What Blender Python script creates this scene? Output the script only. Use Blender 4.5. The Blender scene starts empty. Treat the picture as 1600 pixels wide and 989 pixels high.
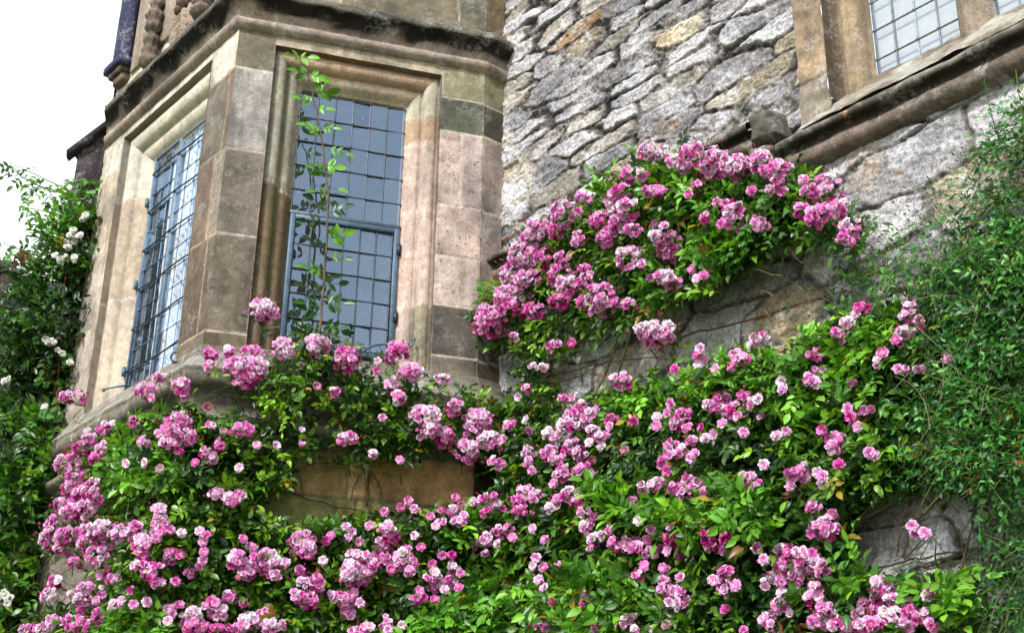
import bpy, math, random
import numpy as np
from math import sin, cos, radians, hypot, pi

S = bpy.context.scene
C = S.collection
RNG = np.random.default_rng(7)
random.seed(7)

# ------------------------------------------------------------------ camera
F = 2088.0
CAM = np.array([0, 0, 1.6])
th, ro = radians(90 + 23.3), radians(.875)
Rx = np.array([[1, 0, 0], [0, cos(th), -sin(th)], [0, sin(th), cos(th)]])
Rz = np.array([[cos(ro), -sin(ro), 0], [sin(ro), cos(ro), 0], [0, 0, 1]])
RC = Rx @ Rz
from mathutils import Matrix, Vector
cd = bpy.data.cameras.new('camera'); cam = bpy.data.objects.new('camera', cd); C.objects.link(cam)
M4 = np.eye(4); M4[:3, :3] = RC; M4[:3, 3] = CAM
cam.matrix_world = Matrix(M4.tolist())
cd.sensor_width = 36; cd.lens = 36 * F / 1600; cd.clip_start = .05; cd.clip_end = 3000
cd.dof.use_dof = True; cd.dof.focus_distance = 6.9; cd.dof.aperture_fstop = 9
S.camera = cam

# ------------------------------------------------------------------ light
SUN_EL, SUN_AZ = 41, 208          # azimuth clockwise from +Y: behind the camera, a little to the left
w = bpy.data.worlds.new('World'); S.world = w; w.use_nodes = True
nt = w.node_tree; nt.nodes.clear()
sky = nt.nodes.new('ShaderNodeTexSky'); sky.sky_type = 'NISHITA'; sky.sun_disc = False
sky.sun_elevation = radians(SUN_EL); sky.sun_rotation = radians(SUN_AZ)
sky.air_density = 1.0; sky.dust_density = 4.0; sky.ozone_density = 1.0
hs = nt.nodes.new('ShaderNodeHueSaturation'); hs.inputs['Saturation'].default_value = .9
bg = nt.nodes.new('ShaderNodeBackground'); bg.inputs['Strength'].default_value = .15
wo = nt.nodes.new('ShaderNodeOutputWorld')
nt.links.new(sky.outputs[0], hs.inputs['Color'])
# broken cloud over the sky: bright cloud with bluish gaps
tcw = nt.nodes.new('ShaderNodeTexCoord'); mpw = nt.nodes.new('ShaderNodeMapping'); mpw.inputs['Scale'].default_value = (1, 1, 2.2); mpw.inputs['Location'].default_value = (3.1, .4, .2)
nw = nt.nodes.new('ShaderNodeTexNoise'); nw.inputs['Scale'].default_value = 2.6; nw.inputs['Detail'].default_value = 6
mrw = nt.nodes.new('ShaderNodeMapRange'); mrw.inputs['From Min'].default_value = .40; mrw.inputs['From Max'].default_value = .56
sep = nt.nodes.new('ShaderNodeSeparateXYZ'); ys = nt.nodes.new('ShaderNodeMapRange'); ys.inputs['From Min'].default_value = -.6; ys.inputs['From Max'].default_value = .3; ys.inputs['To Min'].default_value = .05; ys.inputs['To Max'].default_value = .3
adw = nt.nodes.new('ShaderNodeMath')
nt.links.new(tcw.outputs['Generated'], mpw.inputs[0]); nt.links.new(mpw.outputs[0], nw.inputs['Vector']); nt.links.new(tcw.outputs['Generated'], sep.inputs[0])
nt.links.new(sep.outputs['Y'], ys.inputs['Value']); nt.links.new(nw.outputs['Fac'], adw.inputs[0]); nt.links.new(ys.outputs[0], adw.inputs[1]); nt.links.new(adw.outputs[0], mrw.inputs['Value'])
mxw = nt.nodes.new('ShaderNodeMix'); mxw.data_type = 'RGBA'; mxw.inputs[7].default_value = (5.3, 5.55, 5.9, 1)
nt.links.new(mrw.outputs[0], mxw.inputs[0]); nt.links.new(hs.outputs[0], mxw.inputs[6])
nt.links.new(mxw.outputs[2], bg.inputs[0]); nt.links.new(bg.outputs[0], wo.inputs[0])
sl = bpy.data.lights.new('sun', 'SUN'); sl.energy = 2.8; sl.angle = radians(8); sl.color = (1, .985, .955)
so = bpy.data.objects.new('sun', sl); C.objects.link(so)
a, e = radians(SUN_AZ), radians(SUN_EL)
sd = Vector((sin(a) * cos(e), cos(a) * cos(e), sin(e)))
so.rotation_euler = sd.to_track_quat('Z', 'Y').to_euler(); so.location = (0, 0, 20)
S.view_settings.view_transform = 'Standard'; S.view_settings.look = 'None'
S.view_settings.gamma = 1; S.view_settings.exposure = .9
S.render.engine = 'CYCLES'
S.cycles.max_bounces = 6; S.cycles.diffuse_bounces = 1; S.cycles.glossy_bounces = 2
S.cycles.transparent_max_bounces = 8; S.cycles.transmission_bounces = 3

# ------------------------------------------------------------------ helpers
def lin(r, g=None, b=None):
    c = np.array([r, g, b], float) / 255
    return np.where(c < .04045, c / 12.92, ((c + .055) / 1.055) ** 2.4)

def ray(px, py):
    return RC @ np.array([(px - 800) / F, -(py - 494.5) / F, -1.])

def az(d):
    d = radians(d); return np.array([sin(d), cos(d), 0.])

class Plane:
    def __init__(s, o, u):
        s.o = np.array([o[0], o[1], 0.]); s.u = u; n = np.array([u[1], -u[0], 0.])
        s.n = n if n @ s.o < 0 else -n
    def t(s, d, off=0.):
        return ((s.o + s.n * off - CAM) @ s.n) / (d @ s.n)
    def hit(s, px, py, off=0.):
        d = ray(px, py); return CAM + d * s.t(d, off)
    def uz(s, px, py, off=0.):
        p = s.hit(px, py, off); return (p - s.o) @ s.u, p[2]
    def pts(s, u, z, off):
        u, z, off = np.broadcast_arrays(np.asarray(u, float), np.asarray(z, float), np.asarray(off, float))
        p = s.o + u[..., None] * s.u + off[..., None] * s.n
        p = p.copy(); p[..., 2] = z; return p
    def p(s, u, z, off=0.):
        return s.pts(u, z, off)

UW = -az(-39.6)
d0 = ray(345, 300); C0 = CAM + d0 * (7 / hypot(d0[0], d0[1]))
front = Plane(C0, UW)
cant = Plane(C0, az(73.3))
E1 = cant.p(1.558, 0); ret = Plane(E1, az(50.4))
E2 = ret.p(.15, 0); wall = Plane(E2, UW)
FL = front.p(-1.92, 0); BL = FL - UW * .606 - front.n * 1.435
BAYPATH = [BL, FL, front.p(0, 0), E1, ret.p(.16, 0)]

def surf(px, py, off=0.):
    d = ray(px, py)
    tb = max(front.t(d, off), cant.t(d, off), ret.t(d, off))
    tw = wall.t(d, off)
    n = wall.n
    if tb < tw:
        k = int(np.argmax([front.t(d, off), cant.t(d, off), ret.t(d, off)]))
        n = [front.n, cant.n, ret.n][k]
    return CAM + d * min(tb, tw), n

# noise ------------------------------------------------------------
def _h(i, j, k, s):
    n = (i.astype(np.int64) * 374761393 + j.astype(np.int64) * 668265263 + k.astype(np.int64) * 2147483647 + s * 1274126177) & 0xffffffff
    n = ((n ^ (n >> 13)) * 1274126177) & 0xffffffff
    n = n ^ (n >> 16)
    return (n & 0xffff) / 65535.0
def vnoise(x, y, z=0., s=0):
    x, y, z = np.broadcast_arrays(np.asarray(x, float), np.asarray(y, float), np.asarray(z, float))
    i, j, k = np.floor(x), np.floor(y), np.floor(z)
    fx, fy, fz = x - i, y - j, z - k
    fx, fy, fz = [f * f * (3 - 2 * f) for f in (fx, fy, fz)]
    r = 0
    for a in (0, 1):
        for b in (0, 1):
            r1 = _h(i + a, j + b, k, s) * (1 - fz) + _h(i + a, j + b, k + 1, s) * fz
            r = r + r1 * (fx if a else 1 - fx) * (fy if b else 1 - fy)
    return r * 2 - 1
def fbm(x, y, z=0., o=4, s=0, g=.5):
    r, a, f = 0, 1, 1
    for q in range(o):
        r = r + a * vnoise(x * f, y * f, np.asarray(z) * f, s + q * 17); a *= g; f *= 2.03
    return r
def sstep(a, b, x):
    t = np.clip((x - a) / (b - a), 0, 1); return t * t * (3 - 2 * t)

# mesh building ----------------------------------------------------
class MB:
    def __init__(s): s.v = []; s.f = []; s.c = []; s.n = 0
    def add(s, v, f, c=None):
        v = np.asarray(v, float).reshape(-1, 3); f = np.asarray(f, int).reshape(-1, 4)
        if c is None: c = (.5, .5, .5, 0)
        c = np.asarray(c, float)
        if c.ndim == 1: c = np.tile(c, (len(v), 1))
        if c.shape[1] == 3: c = np.c_[c, np.zeros(len(c))]
        s.v.append(v); s.f.append(f + s.n); s.c.append(c); s.n += len(v)
    def grid(s, P, c=None):          # P (n,m,3)
        n, m = P.shape[:2]
        i, j = np.meshgrid(np.arange(n - 1), np.arange(m - 1), indexing='ij')
        q = i * m + j
        f = np.stack([q, q + 1, q + m + 1, q + m], -1)
        if c is not None and np.ndim(c) == 3: c = np.asarray(c).reshape(n * m, -1)
        s.add(P.reshape(-1, 3), f, c)
        return f
    def box(s, plane, u0, u1, z0, z1, o0, o1, c=None, b=0.006):
        # box with small bevel-like insets, in plane coordinates
        us = [u0, u0 + b, u1 - b, u1]; zs = [z0, z0 + b, z1 - b, z1]; os_ = [o0, o1 - b, o1]
        V = []
        def ringp(i, o):
            return [(u0 + i, z0 + i, o), (u1 - i, z0 + i, o), (u1 - i, z1 - i, o), (u0 + i, z1 - i, o)]
        for i, o in ((0, o0), (0, o1 - b), (b, o1)): V += ringp(i, o)
        V = np.array([plane.p(*q) for q in V])
        Fq = []
        for r in (0, 1):
            for k in range(4): Fq.append((r * 4 + k, r * 4 + (k + 1) % 4, r * 4 + 4 + (k + 1) % 4, r * 4 + 4 + k))
        Fq += [(8, 9, 10, 11), (3, 2, 1, 0)]
        s.add(V, Fq, c)
    def tube(s, pts, r, c=None, k=5):
        pts = np.asarray(pts, float); n = len(pts)
        r = np.broadcast_to(np.asarray(r, float), (n,))
        T = np.gradient(pts, axis=0); T /= np.linalg.norm(T, axis=1)[:, None] + 1e-9
        up = np.array([.3, .2, 1.]); A = np.cross(T, up); A /= np.linalg.norm(A, axis=1)[:, None] + 1e-9
        B = np.cross(T, A)
        an = np.arange(k + 1) * 2 * pi / k
        P = pts[:, None] + r[:, None, None] * (np.cos(an)[None, :, None] * A[:, None] + np.sin(an)[None, :, None] * B[:, None])
        s.grid(P, c)
    def lathe(s, base, axis, prof, c=None, k=16, squash=None):
        axis = np.asarray(axis, float); a = np.cross(axis, (0.3, .8, .1)); a /= np.linalg.norm(a); b = np.cross(axis, a)
        prof = np.array(prof, float)
        an = np.arange(k + 1) * 2 * pi / k
        P = np.asarray(base)[None, None] + prof[:, 1][:, None, None] * axis + prof[:, 0][:, None, None] * (np.cos(an)[None, :, None] * a + np.sin(an)[None, :, None] * b)
        s.grid(P, c)
    def build(s, name, mat, parent=None, smooth=True):
        v = np.concatenate(s.v); f = np.concatenate(s.f); c = np.concatenate(s.c)
        me = bpy.data.meshes.new(name)
        me.vertices.add(len(v)); me.vertices.foreach_set('co', v.astype(np.float32).ravel())
        me.loops.add(f.size); me.loops.foreach_set('vertex_index', f.astype(np.int32).ravel())
        me.polygons.add(len(f)); me.polygons.foreach_set('loop_start', np.arange(0, f.size, 4, dtype=np.int32))
        me.polygons.foreach_set('loop_total', np.full(len(f), 4, np.int32))
        me.polygons.foreach_set('use_smooth', np.full(len(f), smooth))
        at = me.color_attributes.new('Col', 'FLOAT_COLOR', 'POINT')
        at.data.foreach_set('color', c.astype(np.float32).ravel())
        me.update(calc_edges=True); me.validate()
        me.materials.append(mat)
        o = bpy.data.objects.new(name, me); C.objects.link(o)
        if parent: o.parent = parent
        return o

def empty(name, loc, label, cat, group=None):
    o = bpy.data.objects.new(name, None); C.objects.link(o); o.empty_display_size = .2
    o['label'] = label; o['category'] = cat
    if group: o['group'] = group
    return o

# ------------------------------------------------------------------ materials
def newmat(name):
    m = bpy.data.materials.new(name); m.use_nodes = True; nt = m.node_tree; nt.nodes.clear()
    out = nt.nodes.new('ShaderNodeOutputMaterial')
    return m, nt, out
class G:
    def __init__(s, nt): s.nt = nt
    def n(s, t, **k):
        o = s.nt.nodes.new('ShaderNode' + t)
        for a, v in k.items():
            if a.startswith('i_'):
                key = a[2:]; key = int(key) if key.isdigit() else key.replace('_', ' ')
                o.inputs[key].default_value = v
            else: setattr(o, a, v)
        return o
    def l(s, a, b): s.nt.links.new(a, b)
    def noise(s, scale, det=4, rough=.5, vec=None):
        o = s.n('TexNoise'); o.inputs['Scale'].default_value = scale; o.inputs['Detail'].default_value = det; o.inputs['Roughness'].default_value = rough
        if vec is not None: s.l(vec, o.inputs['Vector'])
        return o.outputs['Fac']
    def ramp(s, fac, a, b, lo=0., hi=1.):
        o = s.n('MapRange'); s.l(fac, o.inputs['Value'])
        o.inputs['From Min'].default_value = a; o.inputs['From Max'].default_value = b
        o.inputs['To Min'].default_value = lo; o.inputs['To Max'].default_value = hi; return o.outputs[0]
    def math(s, op, a, b):
        o = s.n('Math', operation=op)
        for i, x in enumerate((a, b)):
            if isinstance(x, (int, float)): o.inputs[i].default_value = x
            else: s.l(x, o.inputs[i])
        return o.outputs[0]
    def mix(s, fac, a, b, mode='MIX'):
        o = s.n('Mix', data_type='RGBA', blend_type=mode)
        for i, x in ((0, fac), (6, a), (7, b)):
            if isinstance(x, (int, float)): o.inputs[i].default_value = x
            elif isinstance(x, (tuple, list, np.ndarray)): o.inputs[i].default_value = (*[float(q) for q in x[:3]], 1)
            else: s.l(x, o.inputs[i])
        return o.outputs[2]

def stone_mat(name, gritty=1., lichen=.0, sat=.72, bump=.5, streak=0., speck=0.):
    m, nt, out = newmat(name); g = G(nt)
    col = g.n('VertexColor', layer_name='Col') if False else g.n('Attribute', attribute_name='Col')
    tc = g.n('TexCoord').outputs['Object']
    c = col.outputs['Color']
    n1 = g.noise(3.2, 5, .6, tc); n2 = g.noise(22, 6, .7, tc); n3 = g.noise(150, 3, .7, tc)
    c = g.mix(1., c, g.mix(g.ramp(n1, .3, .7), (.72, .72, .74), (1.22, 1.2, 1.15)), 'MULTIPLY')
    c = g.mix(1., c, g.mix(g.ramp(n2, .3, .72), (.66, .65, .64), (1.25, 1.25, 1.26)), 'MULTIPLY')
    c = g.mix(gritty, c, g.mix(g.ramp(n3, .32, .66), (.62, .62, .63), (1.3, 1.3, 1.3)), 'MULTIPLY')
    if speck:
        sp = g.noise(48, 5, .75, tc)
        c = g.mix(speck, c, g.mix(g.ramp(sp, .40, .60), (.66, .65, .64), (1.28, 1.28, 1.29)), 'MULTIPLY')
        n2 = g.math('ADD', n2, g.math('MULTIPLY', sp, .8))
    if lichen:
        ln = g.math('MULTIPLY', g.ramp(g.noise(6, 8, .72, tc), .52, .62), g.ramp(g.noise(45, 4, .7, tc), .42, .56))
        c = g.mix(g.math('MULTIPLY', ln, lichen), c, (.62, .62, .6))
        dk = g.math('MULTIPLY', g.ramp(g.noise(9.3, 8, .75, tc), .56, .66), g.ramp(g.noise(60, 4, .7, tc), .45, .6))
        c = g.mix(g.math('MULTIPLY', dk, lichen * .9), c, (.05, .05, .05))
        oc = g.math('MULTIPLY', g.ramp(g.noise(4.1, 6, .7, tc), .62, .68), g.ramp(g.noise(30, 4, .7, tc), .5, .6))
        c = g.mix(g.math('MULTIPLY', oc, .8), c, (.42, .2, .04))
    if streak:
        mp = g.n('Mapping'); mp.inputs['Scale'].default_value = (9, 9, .9); g.l(tc, mp.inputs['Vector'])
        sn = g.ramp(g.noise(1.3, 5, .6, mp.outputs[0]), .5, .72)
        c = g.mix(g.math('MULTIPLY', sn, streak), c, (.05, .048, .035))
    vo = g.n('TexVoronoi', feature='F1'); vo.inputs['Scale'].default_value = 26; g.l(tc, vo.inputs['Vector'])
    pit = g.math('MULTIPLY', g.ramp(vo.outputs['Distance'], .1, .16, 1., 0.), col.outputs['Alpha'])
    c = g.mix(pit, c, (.03, .025, .02))
    hgt = g.math('ADD', g.math('MULTIPLY', n2, .6), g.math('MULTIPLY', n3, .25))
    hgt = g.math('SUBTRACT', hgt, g.math('MULTIPLY', pit, .6))
    bp = g.n('Bump'); bp.inputs['Strength'].default_value = bump; bp.inputs['Distance'].default_value = .02; g.l(hgt, bp.inputs['Height'])
    hsv = g.n('HueSaturation'); hsv.inputs['Saturation'].default_value = sat; g.l(c, hsv.inputs['Color']); c = hsv.outputs[0]
    b = g.n('BsdfPrincipled'); b.inputs['Roughness'].default_value = .88; b.inputs['Specular IOR Level'].default_value = .25
    g.l(c, b.inputs['Base Color']); g.l(bp.outputs[0], b.inputs['Normal']); g.l(b.outputs[0], out.inputs[0])
    return m

M_ASH = stone_mat('ashlar', 1., .2, sat=.85, bump=.6, streak=.45)
M_BASE = stone_mat('mossy_ashlar', 1., .1, sat=.95, bump=.9, streak=.3)
M_NEW = stone_mat('clean_stone', .6, 0., bump=.25, streak=.12)
M_WEA = stone_mat('weathered_string', 1., .32, bump=.8, streak=.45)
M_RUB = stone_mat('rubble', 1., .5, sat=.9, bump=1., speck=1.)

def leaf_mat(name, rough=.38, trans=.35, spec=.5):
    m, nt, out = newmat(name); g = G(nt)
    col = g.n('Attribute', attribute_name='Col').outputs['Color']
    tc = g.n('TexCoord').outputs['Object']
    c = g.mix(1., col, g.mix(g.ramp(g.noise(35, 3, .6, tc), .3, .7), (.75, .78, .7), (1.2, 1.2, 1.2)), 'MULTIPLY')
    b = g.n('BsdfPrincipled'); b.inputs['Roughness'].default_value = rough; b.inputs['Specular IOR Level'].default_value = spec
    g.l(c, b.inputs['Base Color'])
    t = g.n('BsdfTranslucent'); g.l(g.mix(1., c, (1.25, 1.3, .5), 'MULTIPLY'), t.inputs['Color'])
    mx = g.n('MixShader'); mx.inputs[0].default_value = trans
    g.l(b.outputs[0], mx.inputs[1]); g.l(t.outputs[0], mx.inputs[2]); g.l(mx.outputs[0], out.inputs[0])
    return m
M_LEAF = leaf_mat('rose_leaf')
def petal_mat():
    m, nt, out = newmat('petal'); g = G(nt)
    col = g.n('Attribute', attribute_name='Col').outputs['Color']
    b = g.n('BsdfPrincipled'); b.inputs['Roughness'].default_value = .6; b.inputs['Specular IOR Level'].default_value = .2
    g.l(col, b.inputs['Base Color'])
    t = g.n('BsdfTranslucent'); g.l(col, t.inputs['Color'])
    mx = g.n('MixShader'); mx.inputs[0].default_value = .3
    g.l(b.outputs[0], mx.inputs[1]); g.l(t.outputs[0], mx.inputs[2]); g.l(mx.outputs[0], out.inputs[0])
    return m
M_PET = petal_mat()
def plain(name, rough=.6, metal=0., bumps=0., spec=.4, var=.35):
    m, nt, out = newmat(name); g = G(nt)
    col = g.n('Attribute', attribute_name='Col').outputs['Color']
    tc = g.n('TexCoord').outputs['Object']
    n = g.noise(28, 5, .65, tc)
    c = g.mix(1., col, g.mix(g.ramp(n, .3, .7), (1 - var,) * 3, (1 + var,) * 3), 'MULTIPLY')
    b = g.n('BsdfPrincipled'); b.inputs['Roughness'].default_value = rough; b.inputs['Metallic'].default_value = metal
    b.inputs['Specular IOR Level'].default_value = spec
    g.l(c, b.inputs['Base Color'])
    if bumps:
        bp = g.n('Bump'); bp.inputs['Strength'].default_value = bumps; bp.inputs['Distance'].default_value = .01
        g.l(g.noise(60, 4, .6, tc), bp.inputs['Height']); g.l(bp.outputs[0], b.inputs['Normal'])
    g.l(b.outputs[0], out.inputs[0]); return m
M_BARK = plain('bark', .8, bumps=.5)
M_LEAD = plain('lead', .5, .3, bumps=.3)
M_IRON = plain('painted_iron', .45, bumps=.2)
M_CLOTH = plain('cloth', .9, var=.1)
def glass_mat():
    m, nt, out = newmat('window_glass'); g = G(nt)
    tc = g.n('TexCoord').outputs['Object']
    bp = g.n('Bump'); bp.inputs['Strength'].default_value = .12; bp.inputs['Distance'].default_value = .02
    g.l(g.noise(5, 2, .5, tc), bp.inputs['Height'])
    fr = g.n('Fresnel'); geo = g.n('NewGeometry'); IO = 2.8
    g.l(g.math('SUBTRACT', IO, g.math('MULTIPLY', geo.outputs['Backfacing'], IO - 1 / IO)), fr.inputs['IOR'])
    gl = g.n('BsdfGlossy'); gl.inputs['Roughness'].default_value = .03; gl.inputs['Color'].default_value = (.54, .75, 1, 1)
    g.l(bp.outputs[0], gl.inputs['Normal'])
    tr = g.n('BsdfTransparent'); tr.inputs['Color'].default_value = (.93, .95, .97, 1)
    mx = g.n('MixShader'); g.l(fr.outputs[0], mx.inputs[0]); g.l(tr.outputs[0], mx.inputs[1]); g.l(gl.outputs[0], mx.inputs[2])
    # dust specks on the panes
    df = g.n('BsdfDiffuse'); df.inputs['Color'].default_value = (.6, .6, .6, 1)
    sp = g.math('ADD', g.math('MULTIPLY', g.ramp(g.noise(70, 2, .5, tc), .72, .76), .5), .03)
    m2 = g.n('MixShader'); g.l(sp, m2.inputs[0]); g.l(mx.outputs[0], m2.inputs[1]); g.l(df.outputs[0], m2.inputs[2])
    g.l(m2.outputs[0], out.inputs[0]); return m
M_GLASS = glass_mat()

# ------------------------------------------------------------------ ground
mb = MB(); mb.add([(-900, -900, 0), (900, -900, 0), (900, 900, 0), (-900, 900, 0)], [(0, 1, 2, 3)], (*lin(96, 104, 72), 0))
gr = mb.build('ground', plain('lawn', .9), None, False); gr['kind'] = 'structure'

# ------------------------------------------------------------------ the house
house = empty('stone_house', (0, 0, 0), 'old stone house wall with a canted bay window and rubble masonry, roses climbing over it', 'house')

def blocks_colour(U, Z, blocks, default, mort, jw=.005, seed=0):
    """colour + small height offset for ashlar blocks: blocks (u0,u1,z0,z1,rgb,alpha)"""
    col = np.zeros(U.shape + (4,)); col[..., :3] = default; hh = np.zeros(U.shape)
    wu = U + .003 * vnoise(Z * 6, U * 6, s=seed + 3) + .003 * fbm(Z * 30, U * 30, 0, 2, seed + 4); wz = Z + .004 * vnoise(U * 6, Z * 6, s=seed + 5) + .003 * fbm(U * 30, Z * 30, 0, 2, seed + 6)
    for k, (u0, u1, z0, z1, rgb, al) in enumerate(blocks):
        m = (wu >= u0) & (wu <= u1) & (wz >= z0) & (wz <= z1)
        d = np.minimum(np.minimum(wu - u0, u1 - wu), np.minimum(wz - z0, z1 - wz))
        t = sstep(0, 2 * jw, d)[..., None]
        base = np.array(rgb) * (1 + .22 * fbm(U * 7, Z * 7, k, 5, seed + k, .6))[..., None] * (1 - .3 * sstep(.05, .6, fbm(U * 4, Z * 2.2, k + .5, 4, seed + k + 40)))[..., None]
        cc = base * t + np.array(mort) * (1 - t)
        col[..., :3] = np.where(m[..., None], cc, col[..., :3]); col[..., 3] = np.where(m, al, col[..., 3])
        hh = np.where(m, (t[..., 0] - 1) * .006 + (k * 37 % 7 - 3) * .0006, hh)
    return col, hh

def face(mb, plane, u0, u1, z0, z1, holes, blocks, default, mort, off=0., res=.011, rough=.0015, seed=0, jw=.005):
    us = sorted({u0, u1, *[h[0] for h in holes], *[h[1] for h in holes]}); zs = sorted({z0, z1, *[h[2] for h in holes], *[h[3] for h in holes]})
    us = [x for x in us if u0 <= x <= u1]; zs = [x for x in zs if z0 <= x <= z1]
    for a, b in zip(us[:-1], us[1:]):
        for c, d in zip(zs[:-1], zs[1:]):
            mu, mz = (a + b) / 2, (c + d) / 2
            if any(h[0] < mu < h[1] and h[2] < mz < h[3] for h in holes): continue
            nu = max(2, int((b - a) / res) + 1); nz = max(2, int((d - c) / res) + 1)
            Uu, Zz = np.meshgrid(np.linspace(a, b, nu), np.linspace(c, d, nz), indexing='ij')
            col, hh = blocks_colour(Uu, Zz, blocks, default, mort, jw, seed)
            hh = hh + rough * fbm(Uu * 14, Zz * 14, seed, 4, seed)
            mb.grid(plane.pts(Uu, Zz, off + hh), col)

MORT = lin(196, 184, 162)
NEWC = lin(196, 184, 162); NEWC2 = lin(178, 162, 140)
# --- window opening rectangles
FO = (-1.578, -.322, 4.33, 6.345)
CO = (.229, 1.272, 4.33, 6.335)
ZB, ZT = 4.18, 6.44

mb = MB()
fb = [(-1.92, .1, 6.13, 6.5, lin(205, 196, 176), 0), (-1.92, -1.5, 5.58, 6.13, NEWC2, 0), (-1.92, -1.5, 4.95, 5.58, lin(176, 162, 146), 0),
      (-1.92, -1.5, 4.1, 4.95, lin(166, 152, 138), 0),
      (-.33, -.06, 5.58, 6.13, lin(112, 102, 88), 0), (-.06, .02, 5.58, 6.13, lin(118, 98, 78), 0),
      (-.33, -.13, 5.02, 5.58, lin(110, 92, 78), 0), (-.13, .02, 5.02, 5.58, lin(136, 124, 106), 0),
      (-.33, -.1, 4.42, 5.02, lin(104, 88, 72), 0), (-.1, .02, 4.42, 5.02, lin(104, 90, 74), 0),
      (-.33, .02, 4.1, 4.42, lin(122, 108, 88), 0)]
face(mb, front, -1.92, 0, ZB, ZT, [FO], fb, NEWC2, lin(172, 148, 112), seed=1)
cb = [(-.02, .235, 6.14, 6.5, lin(118, 108, 92), 0), (.235, 1.275, 6.2, 6.5, lin(172, 156, 130), 0), (1.275, 1.56, 6.18, 6.5, lin(148, 140, 108), 0),
      (-.02, .235, 5.58, 6.14, lin(158, 152, 146), .12), (-.02, .235, 5.02, 5.58, lin(122, 110, 98), 0), (-.02, .235, 4.42, 5.02, lin(112, 100, 84), 0),
      (-.02, .235, 4.1, 4.42, lin(118, 104, 82), 0),
      (1.27, 1.56, 5.94, 6.18, lin(92, 94, 78), 0), (1.27, 1.42, 5.42, 5.94, lin(186, 162, 152), .6), (1.42, 1.56, 5.42, 5.94, lin(176, 158, 150), .9),
      (1.27, 1.56, 5.08, 5.42, lin(186, 160, 150), .8), (1.27, 1.56, 4.76, 5.08, lin(184, 162, 152), .6),
      (1.27, 1.56, 4.44, 4.76, lin(92, 84, 76), 0), (1.27, 1.56, 4.1, 4.44, lin(112, 102, 88), 0), (.2, 1.3, 4.1, 4.3, lin(110, 104, 86), 0)]
face(mb, cant, 0, 1.558, ZB, ZT, [CO], cb, lin(120, 108, 90), MORT, seed=2)
rb = [(-.01, .17, 6.18, 6.5, lin(120, 116, 84), 0), (-.01, .17, 5.94, 6.18, lin(72, 70, 58), 0), (-.01, .17, 5.42, 5.94, lin(150, 132, 122), .9),
      (-.01, .17, 5.08, 5.42, lin(152, 134, 124), .8), (-.01, .17, 4.76, 5.08, lin(150, 132, 122), .5), (-.01, .17, 4.44, 4.76, lin(84, 76, 66), 0), (-.01, .17, 4.1, 4.44, lin(86, 78, 58), 0)]
face(mb, ret, 0, .16, ZB, ZT, [], rb, lin(100, 90, 74), MORT, seed=3)
lc = Plane(BL, (FL - BL) / np.linalg.norm(FL - BL))
face(mb, lc, 0, float(np.linalg.norm((FL - BL)[:2])), 3.0, 7.6, [], [], lin(120, 108, 92), MORT, res=.06, seed=4)
mb.build('bay_wall', M_ASH, house)

# upper wall above the cornice
mb = MB()
ub = [(-2, -1.0, 6.6, 6.9, lin(200, 190, 168), 0), (-1.0, .02, 6.6, 6.9, lin(196, 186, 164), 0), (-2, .02, 6.9, 9, lin(150, 134, 112), 0)]
face(mb, front, -1.92, 0, 6.66, 8.3, [], ub, lin(180, 165, 140), MORT, off=-.015, res=.02, seed=5)
ub = [(-.02, .6, 6.6, 7.4, lin(158, 148, 124), 0), (.6, 1.37, 6.6, 7.4, lin(122, 112, 90), 0), (1.37, 1.56, 6.6, 7.4, lin(106, 104, 86), 0), (-.02, 1.56, 7.4, 8.4, lin(140, 128, 104), 0)]
face(mb, cant, 0, 1.558, 6.66, 8.3, [], ub, lin(120, 110, 90), MORT, off=-.01, res=.012, rough=.004, seed=6)
face(mb, ret, 0, .16, 6.66, 8.3, [], [(-.1, .2, 6.6, 7.3, lin(116, 100, 70), 0)], lin(150, 142, 120), MORT, off=-.01, res=.015, rough=.004, seed=7)
mb.build('parapet_wall', M_ASH, house)

# lower wall under the sill
mb = MB()
lb = [(-3, -1.45, 3.42, 3.9, lin(118, 108, 96), 0), (-3, -1.2, 2.9, 3.42, lin(126, 118, 108), 0), (-3, -1.3, 2.3, 2.9, lin(120, 110, 98), 0),
      (-1.45, -.7, 3.42, 3.9, lin(96, 92, 80), 0), (-.7, .1, 3.42, 3.9, lin(110, 104, 88), 0), (-1.2, .1, 2.9, 3.42, lin(110, 104, 88), 0)]
face(mb, front, -1.97, 0, 1.5, 3.84, [], lb, lin(100, 94, 82), lin(90, 84, 70), off=-.005, res=.016, rough=.006, seed=8, jw=.008)
lb = [(-.1, .22, 3.54, 3.84, lin(90, 76, 58), 0), (.22, .84, 3.545, 3.80, lin(186, 156, 102), 0), (.84, 1.56, 3.55, 3.815, lin(204, 160, 108), 0), (.7, 1.56, 3.815, 3.9, lin(140, 100, 66), 0),
      (-.1, .78, 3.2, 3.54, lin(130, 132, 80), 0), (.78, 1.56, 3.2, 3.545, lin(150, 138, 84), 0), (-.1, .5, 2.8, 3.2, lin(98, 92, 66), 0), (.5, 1.56, 2.8, 3.2, lin(92, 88, 62), 0)]
face(mb, cant, 0, 1.558, 1.5, 3.84, [], lb, lin(96, 92, 64), lin(120, 116, 84), off=-.005, res=.014, rough=.007, seed=9, jw=.009)
face(mb, ret, 0, .16, 1.5, 3.84, [], [], lin(64, 54, 44), MORT, off=-.005, res=.03, seed=10)
mb.build('bay_base_wall', M_BASE, house)

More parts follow.
